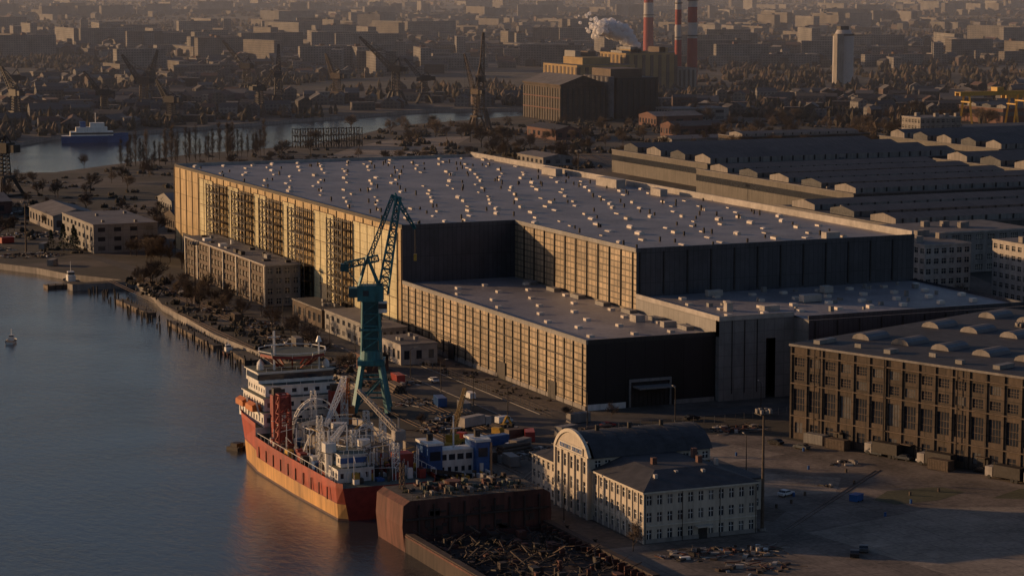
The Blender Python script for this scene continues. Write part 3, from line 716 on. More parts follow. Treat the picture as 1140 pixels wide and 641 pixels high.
# ------------------------------------------------------------------ offshore ship
sh=empty('cable_laying_ship'); m=M()
secs=[(-90,9.5,11,5.0),(-88,11.5,12,5.0),(-60,12.4,12.5,5.0),(-44,12.4,12.5,5.0),(-31,12.3,12.6,5.4),(-30.9,12.3,12.6,8.6),(-17,10.6,11.8,9),(-7,6.6,9.0,9.6),(-1,2.6,5.0,10.2),(3,.3,1.4,10.8)]
cx=-91.5; SB=-13
for (y0,w0,d0,z0),(y1,w1,d1,z1) in zip(secs,secs[1:]):
    for sg in (-1,1):
        def pt(y,wl,dk,zd,f): 
            z=WZ+(zd-WZ)*f; return (cx+sg*(wl+(dk-wl)*max(0,f)**1.5),y,z)
        fs=[-.08,.06,.5,.54,1.0]; mt=['boot','hull_reflection','hull_red','hull_orange']
        for k in range(4):
            a=pt(y0,w0,d0,z0,fs[k]);b=pt(y1,w1,d1,z1,fs[k]);c=pt(y1,w1,d1,z1,fs[k+1]);d=pt(y0,w0,d0,z0,fs[k+1])
            m.poly([a,b,c,d] if sg>0 else [b,a,d,c],mt[k])
        a=pt(y0,w0,d0,z0,1);b=pt(y1,w1,d1,z1,1); m.poly([a,b,(b[0],b[1],b[2]+1.1),(a[0],a[1],a[2]+1.1)],'hull_orange')
    m.poly([(cx-d0,y0,z0),(cx+d0,y0,z0),(cx+d1,y1,z1),(cx-d1,y1,z1)],'deck_green')
m.poly([(cx-9.5,-90,WZ-.6),(cx+9.5,-90,WZ-.6),(cx+11,-90,5.0),(cx-11,-90,5.0)],'hull_red')
m.poly([(cx-12.6,-30.95,5.4),(cx+12.6,-30.95,5.4),(cx+12.6,-30.95,8.6),(cx-12.6,-30.95,8.6)],'paint_white')
for i in range(10): m.box(cx-12.72,-84+i*5.6,1.6,cx-12.45,-83.8+i*5.6,4.4,'boot')
m.obj('hull',sh)
m=M()
def cabin(x0,y0,z0,x1,y1,z1,nb,nc,ns,mt='paint_white'):
    m.facade((cx+x0,y1),(cx+x0,y0),z0,z1,nb,ns,.4,.4,mt,'glass',None,.1); m.facade((cx+x0,y0),(cx+x1,y0),z0,z1,nc,ns,.4,.4,mt,'glass',None,.1)
    wallx(m,cx+x1,y0,y1,z0,z1,mt,1); wally(m,y1,cx+x0,cx+x1,z0,z1,mt,1); m.box(cx+x0-.4,y0-.4,z1,cx+x1+.4,y1+.4,z1+.25,mt,top='deck_green')
    for k in range(5):
        x=cx+x0+(x1-x0)*(k+.5)/5; m.beam((x,y0-.4,z1+.25),(x,y0-.4,z1+1.2),.07,'paint_white',cap=False)
    m.beam((cx+x0-.4,y0-.4,z1+1.2),(cx+x1+.4,y0-.4,z1+1.2),.07,'paint_white',cap=False)
cabin(-10.8,-19+SB,8.8,10.8,1+SB,12,9,8,1); cabin(-10,-17+SB,12.3,10,0+SB,15.2,8,7,1); cabin(-9,-15+SB,15.5,9,-1+SB,18,7,6,1)
cabin(-9.8,-12+SB,18.3,9.8,-2+SB,21,8,8,1); m.box(cx-9.9,-12.12+SB,19.2,cx+9.9,-12.02+SB,20.6,'glass'); m.box(cx-9.95,-12+SB,19.2,cx-9.82,-3+SB,20.6,'glass')
m.cyl(cx+1,-6+SB,24.2,24.9,8.4,'hull_red',n=10,top='deck_green')
for a in range(10):
    t=math.pi*2*a/10; m.beam((cx+1+3.5*math.cos(t),-6+SB+3.5*math.sin(t),21.2),(cx+1+7.6*math.cos(t),-6+SB+7.6*math.sin(t),24.2),.35,'hull_red')
    t2=math.pi*2*(a+1)/10; m.beam((cx+1+8.8*math.cos(t),-6+SB+8.8*math.sin(t),25.6),(cx+1+8.8*math.cos(t2),-6+SB+8.8*math.sin(t2),25.6),.16,'paint_white'); m.beam((cx+1+8.3*math.cos(t),-6+SB+8.3*math.sin(t),24.4),(cx+1+8.8*math.cos(t),-6+SB+8.8*math.sin(t),25.6),.12,'paint_white')
m.beam((cx-5,-10+SB,21),(cx-5,-10+SB,31),.45,'paint_white'); m.beam((cx-7.5,-10+SB,27.5),(cx-2.5,-10+SB,27.5),.25,'paint_white'); m.beam((cx-6.6,-10+SB,29.5),(cx-3.4,-10+SB,29.5),.2,'paint_white')
m.beam((cx+6,-12+SB,21),(cx+6,-12+SB,28),.35,'paint_white'); m.cyl(cx+6,-12+SB,28,29.4,.8,'paint_white',.3,n=10)
for x,y in ((-7,-5),(-8,-8),(8.5,-10)): m.cyl(cx+x,y+SB,21.2,22.4,.9,'paint_white',.9,n=12); m.cyl(cx+x,y+SB,22.4,23.3,.9,'paint_white',.2,n=12)
for sx in (-11.6,11.6):
    for y in (-13,-5): m.box(cx+sx-1.1,y-3+SB,12.2,cx+sx+1.1,y+3+SB,13.4,'orange_paint'); m.gable(cx+sx-1.1,y-2.6+SB,13.4,cx+sx+1.1,y+2.6+SB,13.6,14.2,'orange_paint','orange_paint','y'); m.beam((cx+sx*.9,y-3+SB,9.5),(cx+sx*1.02,y-3+SB,15),.3,'paint_white')
m.obj('superstructure',sh)
m=M()
for x in (-8,7): m.box(cx+x-1.3,-35,5.3,cx+x+1.3,-32.6,17,'hull_red'); m.box(cx+x-1,-34.6,17,cx+x+1,-33,18.6,'steel_dark')
for y,r,hh in ((-50,8.2,5),(-68,7,4.2)):
    m.cyl(cx+2,y,5.1,5.1+hh,r,'concrete_lt',n=32,top='deck_brown'); m.cyl(cx+2,y,5.1+hh,5.1+hh+2,1.6,'paint_white',n=12)
    for a in range(20):
        t=math.pi*2*a/20; m.beam((cx+2+(r+.25)*math.cos(t),y+(r+.25)*math.sin(t),5.1),(cx+2+(r+.25)*math.cos(t),y+(r+.25)*math.sin(t),6.6+hh),.22,'paint_white')
    pr=None
    for a in range(25):
        t=math.pi*2*a/24; p=(cx+2+(r+.25)*math.cos(t),y+(r+.25)*math.sin(t),6.6+hh)
        if pr: m.beam(pr,p,.2,'paint_white')
        pr=p
def arch(xa,xb,y,z0,r,mt,w=.4,yy=0):
    pr=None
    for k in range(13):
        t=math.pi*k/12; p=((xa+xb)/2-(xb-xa)/2*math.cos(t),y+yy*math.sin(t),z0+r*math.sin(t))
        if pr: m.beam(pr,p,w,mt)
        pr=p
arch(cx-7,cx+5,-42,9,8,'paint_white',.26); arch(cx-7,cx+5,-43.4,9,8,'paint_white',.26); arch(cx-7,cx+5,-42.7,8.2,7.2,'paint_white',.18)
for k in range(1,12):
    t=math.pi*k/12; x=cx-1-6*math.cos(t); z=9+8*math.sin(t); m.beam((x,-42,z),(x,-43.4,z),.18,'paint_white')
arch(cx-9,cx-2,-57,7,7,'paint_white',.22,-4); arch(cx+3,cx+10,-60,6,6.5,'paint_white',.2,3)
m.lattice((cx-10,-45,5.3),(cx-10,-45,19),3.2,2.6,6,'hull_red',.4); m.box(cx-11.3,-46.3,8,cx-8.7,-43.7,11,'hull_red'); m.box(cx-11.2,-46.2,15.6,cx-8.8,-43.8,18.4,'hull_red')
m.box(cx+5,-82,5.1,cx+9,-78,10,'hull_red'); m.box(cx+1,-74.8,5.1,cx+4,-72,9,'hull_red')
for (x,y,h_) in ((8,-38,21),(-6,-60,16),(9,-62,15),(-9,-70,14),(4,-84,13),(0,-38,18),(-3,-75,15),(10,-48,14)): m.lattice((cx+x,y,5.3),(cx+x,y,h_),1.5,1.1,7,'paint_white',.17)
m.lattice((cx+8,-38,20),(cx-3,-56,13),1.4,.7,9,'paint_white',.18)
def pcrane(x,y,z,az,el,ln,mt):
    m.cyl(x,y,z,z+6,1.0,mt,n=12); m.box(x-1.3,y-1.3,z+6,x+1.3,y+1.3,z+8.2,mt)
    d=Vector((math.cos(az)*math.cos(el),math.sin(az)*math.cos(el),math.sin(el))); p=Vector((x,y,z+7.6)); m.lattice(p,p+d*ln,1.2,.6,8,mt,.2); m.beam(p+Vector((0,0,3.5)),p+d*ln,.1,'steel_dark'); m.beam(p,p+Vector((0,0,3.5)),.35,mt)
pcrane(cx+10,-70,5.0,1.9,.5,17,'concrete_lt'); pcrane(cx-10,-78,5.0,.9,.25,12,'paint_white'); pcrane(cx+10,-35,5,-1.9,.7,14,'orange_paint')
m.obj('deck_equipment',sh); m=M()
cabin(-10,-84,5.0,-2,-74,8.0,4,4,1); cabin(-9,-83,8.3,-3,-75,11.,3,3,1); m.box(cx-9.1,-83.15,9.2,cx-2.9,-83.02,10.4,'blue_paint'); m.beam((cx-6,-79,11.4),(cx-6,-79,17),.3,'paint_white')
cabin(2,-42,5.0,9,-36,8.6,3,3,1); cabin(-4,-39,5.0,1,-35,10.6,2,2,2)
for _ in range(360):
    x=R.uniform(-11,11); y=R.uniform(-87,-34); s_=R.uniform(.2,1.)
    m.box(cx+x-s_,y-s_*R.uniform(.5,2),5.02,cx+x+s_,y+s_,5.1+R.uniform(.4,2.6),R.choice(['paint_white','paint_white','deck_brown','yellow_paint','steel_dark','hull_red','concrete_lt','blue_paint','steel_brown']))
for _ in range(180):
    x=R.uniform(-11,11); y=R.uniform(-87,-34); z=5.0+R.uniform(2,8); m.beam((cx+x,y,5.0),(cx+x,y,z),.14,'paint_white'); 
    if R.random()<.6: m.beam((cx+x,y,z),(cx+x+R.uniform(-5,5),y+R.uniform(-5,5),z+R.uniform(-2,1)),.12,R.choice(['paint_white','yellow_paint','steel_dark']))
for sg in (-1,1):
    for k in range(20):
        y=-88+k*3; m.beam((cx+sg*12.2,y,6.0),(cx+sg*12.2,y,7.3),.1,'paint_white')
    m.beam((cx+sg*12.2,-88,7.3),(cx+sg*12.2,-31,7.3),.1,'paint_white')
m.beam((cx+9,-86,7),(-62,-74,1.2),.9,'steel_dark')
m.obj('deck_cargo',sh)

def small_boat(name,x,y,az,ln,bw,mt,cab='paint_white',z=WZ):
    m=M().at(x,y,z,az); S=[(-.5,.8),(-.3,1),(.1,1),(.35,.7),(.5,.05)]
    for (a,wa),(b_,wb) in zip(S,S[1:]):
        for sg in (-1,1):
            p=[(a*ln,sg*wa*bw*.4,-.3),(b_*ln,sg*wb*bw*.4,-.3),(b_*ln,sg*wb*bw*.5,ln*.09+.15*(b_>.3)),(a*ln,sg*wa*bw*.5,ln*.09)]
            m.poly(p,mt)
        m.poly([(a*ln,-wa*bw*.5,ln*.08),(b_*ln,-wb*bw*.5,ln*.08),(b_*ln,wb*bw*.5,ln*.08),(a*ln,wa*bw*.5,ln*.08)],'deck_brown')
    m.poly([(-.5*ln,-.32*bw,-.3),(-.5*ln,.32*bw,-.3),(-.5*ln,.4*bw,ln*.09),(-.5*ln,-.4*bw,ln*.09)],mt)
    m.box(-.1*ln,-.25*bw,ln*.08,.18*ln,.25*bw,ln*.2,cab); m.box(-.02*ln,-.2*bw,ln*.2,.14*ln,.2*bw,ln*.28,cab); m.box(-.03*ln,-.21*bw,ln*.22,.145*ln,.21*bw,ln*.26,'glass'); m.beam((.05*ln,0,ln*.28),(.05*ln,0,ln*.5),ln*.012,cab)
    return m.obj(name)
small_boat('motor_boat',-115,201,1.2,9,3.4,'paint_white'); small_boat('tugboat',-62,340,1.5,18,6,'steel_dark'); small_boat('workboat',-56,150,1.5,10,4,'rust')
m=M().at(-97.5,0,WZ,.5); m.box(-4.5,-2,-.4,4.5,2,.8,'steel_dark',top='deck_brown'); m.box(-4,-1.3,.8,-1.5,1,1.8,'steel_dark')
for k in range(5): m.cyl(-4+k*2,-2.2,-.2,1.1,.3,'rubber',n=8)
m.obj('pontoon')
m=M().at(135,1105,WZ,math.radians(-10)); 
for (a,wa),(b_,wb) in zip([(-22,4.5),(-18,5),(10,5),(20,2.5)],[(-18,5),(10,5),(20,2.5),(25,.2)]):
    for sg in (-1,1): m.poly([(a,sg*wa*.8,0),(b_,sg*wb*.8,0),(b_,sg*wb,5+(b_>15)*1.5),(a,sg*wa,5+(a>15)*1.5)],'blue_paint')
    m.poly([(a,-wa,5),(b_,-wb,5),(b_,wb,5),(a,wa,5)],'paint_white')
m.box(-16,-4.6,5,14,4.6,8,'paint_white'); m.box(-12,-4,8,10,4,11,'paint_white'); m.box(-2,-3.6,11,8,3.6,14,'paint_white'); m.box(8.02,-3.5,12,8.1,3.5,13.4,'glass'); m.box(-16,-4.75,6,14,-4.62,7.2,'glass'); m.beam((2,0,14),(2,0,21),.5,'paint_white'); m.box(-9,-1.5,11,-5,1.5,15,'blue_paint')
m.obj('passenger_ship')

tg=empty('blue_push_boat'); m=M()
m.box(-77,-82,WZ-.3,-60,-62,2.2,'boot',top='deck_brown'); m.box(-77.2,-82.2,1.4,-59.8,-61.8,2.15,'steel_dark')
m.box(-76.5,-76,2.2,-72.9,-69,10,'blue_paint'); m.box(-64.3,-76,2.2,-61,-69,10,'blue_paint'); m.box(-76.8,-76.3,10,-72.6,-68.7,10.6,'paint_white'); m.box(-64.6,-76.3,10,-60.7,-68.7,10.6,'paint_white')
for x0,x1 in ((-76.5,-72.9),(-64.3,-61)): m.box(x0+.5,-76.15,6.5,x1-.5,-76.02,8.6,'glass'); m.box(x0+.8,-76.15,3,x0+1.7,-76.02,5,'paint_white')
m.facade((-72.9,-74),(-64.3,-74),2.2,5.2,5,1,.5,.4,'paint_white','glass',None,.1); m.facade((-72.9,-74),(-64.3,-74),5.2,8,4,1,.75,.5,'paint_white','glass',None,.1); m.box(-72.85,-73.8,2.2,-64.35,-70,7.99,'paint_white'); m.box(-72.8,-74.3,8,-64.4,-69.7,8.4,'paint_white')
m.beam((-68.5,-72,8.4),(-68.5,-72,16),.3,'paint_white'); m.beam((-70.5,-72,13),(-66.5,-72,13),.2,'paint_white')
for x in (-74.5,-62.5): m.cyl(x,-72,10.6,12.2,.8,'steel_dark',n=10)
for k in range(40): 
    x=R.uniform(-76,-61); s_=R.uniform(.2,.8); m.box(x,-81+R.uniform(0,4),2.21,x+s_,-80+R.uniform(0,4),2.5+R.uniform(.3,1.2),R.choice(['paint_white','steel_dark','steel_brown','yellow_paint']))
m.obj('wheelhouse_and_hull',tg)

# ------------------------------------------------------------------ rusty hull section (bottom)
hk=empty('rusty_hull_section'); m=M()
xa,xb=-100,-66.5
prof=[(0,WZ-.5),(-.6,3),(-.3,7.4),(1.2,8.4)]
def hullpart(y0,y1,pl,mt):
    for (o0,z0),(o1,z1) in zip(pl,pl[1:]):
        m.poly([(xa+o0,y1,z0),(xa+o0,y0,z0),(xa+o1,y0,z1),(xa+o1,y1,z1)],mt); m.poly([(xb-o0,y0,z0),(xb-o0,y1,z0),(xb-o1,y1,z1),(xb-o1,y0,z1)],mt)
    for y,sg in ((y0,-1),(y1,1)):
        m.poly([(xa+o,y,z) for o,z in pl]+[(xb-o,y,z) for o,z in pl[::-1]],mt)
    o,z=pl[-1]; m.poly([(xa+o,y0,z),(xb-o,y0,z),(xb-o,y1,z),(xa+o,y1,z)],'deck_brown')
hullpart(-122,-106,prof,'rust')
for i in range(9): m.box(xa+3+i*3.5,-122.4,WZ,xa+3.3+i*3.5,-121.98,7.4,'rust_dark')
m.box(xa+.2,-122.5,4.2,xb-.2,-122.02,4.6,'rust_dark'); m.box(xa-.1,-122.5,WZ,xb+.1,-122.03,.6,'boot')
for k in range(24): 
    x=R.uniform(xa+2,xb-4); z=R.uniform(.5,6); m.box(x,-122.2,z,x+R.uniform(.6,3),-121.99,z+R.uniform(.4,1.6),R.choice(['rust_dark','boot','rust_dark']))
m.obj('stern_block',hk); m=M()
m.box(xa,-175,WZ-.5,xa+1.6,-122.5,1.6,'rust_dark'); m.box(xb-1.6,-175,WZ-.5,xb,-122.5,1.6,'rust_dark'); m.box(xa+1.6,-175,WZ-.5,xb-1.6,-122.6,-.6,'rust_dark')
m.box(xa-.25,-175,.9,xa-.02,-122.6,1.3,'rust')
for i in range(18): 
    y=-174+i*2.9; m.box(xa+1.61,y,-.6,xa+3,y+.3,1.3,'rust_dark'); m.box(xb-3,y,-.6,xb-1.61,y+.3,1.3,'rust')
for _ in range(460):
    x=R.uniform(xa+3,xb-3); y=R.uniform(-172,-124); l=R.uniform(1,5); a=R.uniform(0,6.28); e=R.uniform(-.2,.5)
    z=R.uniform(-.4,1.4); m.beam((x,y,z),(x+l*math.cos(a)*.8,y+l*math.sin(a)*.8,z+abs(l*math.sin(e))),R.uniform(.06,.28),R.choice(['rust_dark','rust_dark','rust_dark','steel_dark','steel_dark','steel_brown']))
for _ in range(60):
    x=R.uniform(xa+3,xb-6); y=R.uniform(-172,-126); s_=R.uniform(.5,1.8); m.box(x,y,-.59,x+s_,y+s_*R.uniform(.5,2),R.uniform(.2,2.),R.choice(['rust','rust_dark','steel_dark']))
for i in range(7): arch(xa+6+i*3.5,xa+9+i*3.5,-130-R.uniform(0,20),0,2.2,'steel_dark',.2,R.uniform(-3,3))
m.obj('open_hold',hk); m=M()
for _ in range(90):
    x=R.uniform(xa+3,xb-4); y=R.uniform(-120,-108); s_=R.uniform(.3,1.1); m.box(x,y,8.41,x+s_,y+s_*R.uniform(.5,2.5),8.4+R.uniform(.2,1.3),R.choice(['rust','deck_green','steel_dark','steel_brown','concrete','rust_dark']))
for i in range(30):
    x=xa+2+i*1.0; m.beam((x,-121.5,8.4),(x,-121.5,9.5),.08,'steel_brown',cap=False)
m.beam((xa+2,-121.5,9.5),(xb-2,-121.5,9.5),.08,'steel_brown'); m.beam((xa+2,-121.5,8.9),(xb-2,-121.5,8.9),.06,'steel_brown')
m.cyl(-85,-112,8.41,9.8,1.8,'rust',n=16); m.lattice((-96,-110,8.4),(-96,-110,14),1,.8,4,'steel_brown',.16); m.beam((-75,-110,8.4),(-75,-110,17),.35,'steel_brown')
def clump(m,x,y,r,h,mt,n=9,c=(1,1,1),zb=0):
    for _ in range(n):
        a=R.uniform(0,6.28); q=r*R.random(); px,py=x+q*math.cos(a),y+q*math.sin(a); s_=R.uniform(.3,.6)*r; hh=h*R.uniform(.5,1)
        k=5; pts=[(px+s_*math.cos(t*2*math.pi/k+a)*R.uniform(.6,1.2),py+s_*math.sin(t*2*math.pi/k+a)*R.uniform(.6,1.2),zb+hh*R.uniform(.3,.6)) for t in range(k)]
        base=[(px+s_*.7*math.cos(t*2*math.pi/k+a),py+s_*.7*math.sin(t*2*math.pi/k+a),zb) for t in range(k)]
        for t in range(k):
            m.poly([pts[t],pts[(t+1)%k],(px,py,zb+hh)],mt,c=c); m.poly([base[t],base[(t+1)%k],pts[(t+1)%k],pts[t]],mt,c=c)
for _ in range(40): clump(m,R.uniform(xa+3,xb-3),R.uniform(-120,-108),.9,.6,'grass',3,zb=8.4)
m.obj('deck_fittings',hk)

for (x,y,l,wd,a) in ((-56,190,60,3,1.55),(-57,262,40,3,1.6),(-54,140,26,5,1.5),(-66,333,16,5,.1)):
    m=M().at(x,y,WZ,a); m.box(-l/2,-wd/2,-.5,l/2,wd/2,1.3,'steel_brown',top='deck_brown')
    for i in range(int(l/3)): m.box(-l/2+i*3,-wd/2-.3,-.6,-l/2+i*3+.4,-wd/2-.02,2,'steel_dark')
    m.obj('timber_jetty')
m=M()
for i in range(90):
    x=-57+R.uniform(-6,3); y=R.uniform(118,320); m.cyl(x,y,WZ-.5,WZ+R.uniform(1,3.2),.28,'steel_dark',n=7)
m.obj('mooring_piles')

# ------------------------------------------------------------------ small objects
def take(m):
    o=m.obj('t'); me=o.data; bpy.data.objects.remove(o); return me
def car_mesh(mt,van=False):
    m=M(); L_,W_=4.4,1.8
    if van: prof=[(-2.4,.4),(-2.4,2.0),(1.3,2.0),(1.9,1.2),(2.5,1.0),(2.5,.4)]
    else: prof=[(-2.2,.4),(-2.2,.95),(-1.7,1.0),(-1.2,1.45),(.3,1.45),(1.0,1.0),(2.1,.85),(2.2,.4)]
    for sg in (-1,1): m.poly([(a,sg*W_/2,z) for a,z in (prof if sg<0 else prof[::-1])],mt)
    for (a,za),(b_,zb) in zip(prof,prof[1:]+prof[:1]):
        g_= (za>=.95 and zb>=.95 and abs(za-zb)>.3)
        m.poly([(a,-W_/2,za),(b_,-W_/2,zb),(b_,W_/2,zb),(a,W_/2,za)],'glass' if g_ else mt)
    for sg in (-1,1):
        y=sg*(W_/2+.012)
        if van: m.poly([(.5,y,1.25),(1.6,y,1.25),(1.2,y,1.85),(.5,y,1.85)],'glass')
        else: m.poly([(-1.5,y,1.03),(.8,y,1.03),(.25,y,1.38),(-1.15,y,1.38)],'glass')
        for a in (-1.4,1.4):
            p=[(a+.33*math.cos(t*math.pi/5),sg*(W_/2+.02),.33+.33*math.sin(t*math.pi/5)) for t in range(10)]; m.poly(p,'rubber'); 
            for t in range(10):
                u0,u1=p[t],p[(t+1)%10]; m.poly([u0,u1,(u1[0],u1[1]-sg*.25,u1[2]),(u0[0],u0[1]-sg*.25,u0[2])],'rubber')
    return take(m)
CAR=[car_mesh(c) for c in ('car_white','car_grey','car_black','red_paint')]; VAN=[car_mesh(c,True) for c in ('car_white','car_grey','blue_paint')]
def truck_mesh(bx):
    m=M(); m.box(-5,-1.2,.8,3,1.2,1.1,'steel_dark'); m.box(-5,-1.25,1.12,2.6,1.25,3.6,bx); m.box(2.9,-1.2,.6,5,1.2,2.9,'concrete_lt'); m.box(5.0,-1.05,1.7,5.06,1.05,2.6,'glass')
    for a in (-4,-2.8,3.8):
        for sg in (-1,1): m.beam((a,sg*.85,.5),(a,sg*1.25,.5),.7,'rubber',n=10)
    return take(m)
TRUCK=[truck_mesh('steel_dark'),truck_mesh('concrete_lt')]
def container_mesh(mt,L_=6.06):
    m=M(); m.box(0,0,.12,L_,2.44,2.59,mt); n=int(L_/.5)
    for i in range(n):
        x=.2+i*(L_-.4)/n
        m.box(x,-.05,.2,x+.2,-.005,2.5,mt); m.box(x,2.445,.2,x+.2,2.49,2.5,mt)
    for x in (-.04,L_-.1):
        for y in (-.06,2.36): m.box(x,y,0,x+.14,y+.14,2.62,mt)
    return take(m)
CON=[container_mesh(c) for c in ('blue_paint','red_paint','concrete','steel_brown','clad_grey')]
cars=[(-4,-116,.4,0),(-20,-172,1.,2),(-16,-169,1.,1),(43,-92,2,1),(46,-97,2,0),(-40,-40,.5,0),(-30,-20,.9,1),(-8,-30,.2,0),(-5,-24,.2,3),(20,-24,.1,2),(-21,60,1.57,0),(-22,110,1.57,1),(-24,180,1.57,2),(-20,-60,.7,1),(5,-40,.4,0),(-24,-98,1.5,1),(-24,-103,1.5,0),(52,-112,1.9,2),(-36,-62,.2,1),(-8,-52,.9,2),(-3,-50,.9,1),(24,-62,1.9,2),(27,-70,1.9,1)]
for x,y,a,c in cars: inst(CAR[c],'parked_car',x,y,.04,a)
for x,y,a,c in ((49,-101,1.92,1),(54,-118,1.92,1),(-28,-8,.3,0),(-46,-30,1.4,2),(-22,30,1.57,0),(40,-84,1.95,1)): inst(VAN[c],'parked_van',x,y,.04,a)
for x,y,a,c in ((41,-86,1.92,0),(56,-132,1.92,0),(52,-122,1.9,0),(-38,-12,.4,1),(-6,-45,.1,1),(46,-102,1.92,0)): inst(TRUCK[c],'lorry',x,y,.04,a)
cons=[(-44,-36,.2,0),(-40,-44,.5,2),(-36,-30,.1,3),(-31,-35,1.2,1),(-22,-32,.4,4),(-18,-40,.2,3),(-50,-55,1.4,3),(-47,-62,1.5,4),(36,-68,1.92,4),(37.5,-76,1.92,3),(-12,-16,.1,2),(-30,60,1.5,1),(-33,130,1.5,2),(-34,140,1.5,4),(-36,200,1.5,3),(47,-108,1.92,3),(-30,10,1.4,4),(-33,20,1.4,0),(-60,380,1.,2),(-50,440,1.,4),(-62,470,.3,1)]
for x,y,a,c in cons: inst(CON[c],'shipping_container',x,y,.04,a)
m=M().at(8,-127,0,.5); m.box(-1.5,-1,.1,1.5,1,1.5,'blue_paint'); m.box(-1.6,-1.1,1.5,1.6,1.1,1.65,'blue_paint'); m.box(1.55,-.4,.5,1.9,.4,1.2,'steel_dark'); m.cyl(-1,-1.1,0,.3,.15,'rubber',n=8); m.cyl(1,-1.1,0,.3,.15,'rubber',n=8); m.obj('waste_skip')
def scrap(x,y,r,n,hmax=1.6,light=.2,name='scrap_pile'):
    m=M()
    for _ in range(n):
        t=R.uniform(0,6.28); q=r*math.sqrt(R.random()); px,py=x+q*math.cos(t),y+q*math.sin(t)*.7; k=(1-q/r*.6)
        mt='concrete_lt' if R.random()<light else R.choice(['steel_brown','steel_dark','rust','concrete','brick_brown','soil','paint_white' if R.random()<.3 else 'rust_dark'])
        if R.random()<.6:
            m.at(px,py,0,R.uniform(0,3)); s_=R.uniform(.2,1.1); m.box(-s_,-s_*.5,0,s_,s_*.5,R.uniform(.2,hmax)*k,mt); m.T=None
        else:
            a=R.uniform(0,6.28); l=R.uniform(1.,4.5); m.beam((px,py,R.uniform(.1,hmax*.6)*k),(px+l*math.cos(a),py+l*math.sin(a),R.uniform(.1,hmax)*k),R.uniform(.06,.22),mt)
    return m.obj(name)
for x,y,r,n in ((-50,-158,8,70),(-38,-160,7,60),(-44,-172,8,40),(-35,-50,12,130),(-20,-44,8,90),(-48,-10,6,90),(-40,0,8,100),(-38,30,7,90),(-34,60,8,90),(-36,100,8,80),(-34,150,9,90),(-36,190,9,90),(-36,230,9,100),(-38,280,8,100),(-60,420,14,130),(-80,450,18,180),(-40,500,18,150),(-62,540,20,160),(-20,600,20,130),(-50,660,20,130),(60,440,20,60),(120,450,20,60),(180,500,25,60),(10,-110,3,8),(-10,-80,6,26),(25,-40,8,60),(150,100,12,50),(170,180,14,70),(160,260,14,60),(180,340,14,60),(300,880,25,70),(220,760,22,60),(-5,500,14,80),(20,760,20,60),(-24,-70,7,60),(0,-30,8,60),(-12,-62,6,30),(28,-90,4,16),(390,860,30,80),(460,800,24,60)):
    scrap(x,y,r,n,1.3)
m=M()
for i in range(20):
    x,y=R.uniform(-25,45),R.uniform(-150,-30); m.cyl(x,y,.02,.02+.9,.3,R.choice(['steel_brown','steel_brown','blue_paint']),n=8)
m.obj('oil_drums')
m=M()
for (x,y,a,k_) in ((-45,-48,.3,5),(-30,-58,1.2,4),(-33,-2,1.5,5),(-16,-34,.2,4),(-35,46,1.5,5)):
    m.at(x,y,0,a)
    for r_ in range(3):
        for i in range(k_-r_): m.beam((0,i*.9+r_*.45,.4+r_*.75),(9,i*.9+r_*.45,.4+r_*.75),.55,'steel_brown',n=8)
    m.T=None
m.obj('pipe_stack')
m=M()
for y in range(-140,320,14): 
    x=-64 if y<-80 else (-60 if y<45 else (-41.5 if y<110 else -48)); m.cyl(x,y,0,.7,.35,'steel_dark',n=8); m.cyl(x,y,.7,.9,.55,'steel_dark',n=8)
m.obj('mooring_bollards')
def mast(x,y,h,name='floodlight_mast'):
    m=M(); m.beam((x,y,0),(x,y,h),.6,'steel_brown',n=10,w2=.3); m.box(x-1.5,y-1.5,h-.6,x+1.5,y+1.5,h-.4,'steel_dark')
    for k in range(8):
        t=k*math.pi/4; m.box(x+1.5*math.cos(t)-.3,y+1.5*math.sin(t)-.3,h-.3,x+1.5*math.cos(t)+.3,y+1.5*math.sin(t)+.3,h+.5,'concrete')
    m.cyl(x,y,0,.5,.8,'concrete',n=12); m.beam((x,y,h),(x,y,h+1.2),.1,'steel_dark'); m.obj(name)
mast(-26,-144,26); mast(100,-60,26); mast(-38,250,22); mast(-60,430,22); mast(260,560,25)
def lampmesh():
    m=M(); m.beam((0,0,0),(0,0,9),.2,'steel_dark',n=8,w2=.12); m.beam((0,0,9),(1.6,0,9.5),.12,'steel_dark'); m.box(1.3,-.15,9.4,2.2,.15,9.55,'concrete_lt'); m.cyl(0,0,0,.4,.25,'concrete',n=8)
    return take(m)
LM=lampmesh()
for i in range(14): inst(LM,'street_lamp',-25.5,-5+i*24,0,0)
for x,y in ((-10,-22),(15,-24),(40,-26),(-58,-40),(-58,-62),(0,-90),(-62,-120)): inst(LM,'street_lamp',x,y,0,1.5)
def fence(pts,h=2,name='fence'):
    m=M()
    for (a,b_) in zip(pts,pts[1:]):
        a,b_=Vector((*a,0)),Vector((*b_,0)); n=max(1,int((b_-a).length/3))
        for i in range(n+1): p=a.lerp(b_,i/n); m.beam(p,p+Vector((0,0,h)),.1,'concrete',cap=False)
        for z in (.4,1.2,1.95): m.beam(a+Vector((0,0,z)),b_+Vector((0,0,z)),.06,'steel_dark')
    m.obj(name)
fence([(-13,-6),(-13,138)]); fence([(70,-20),(30,-30),(-10,-28)]); fence([(150,60),(150,420)])
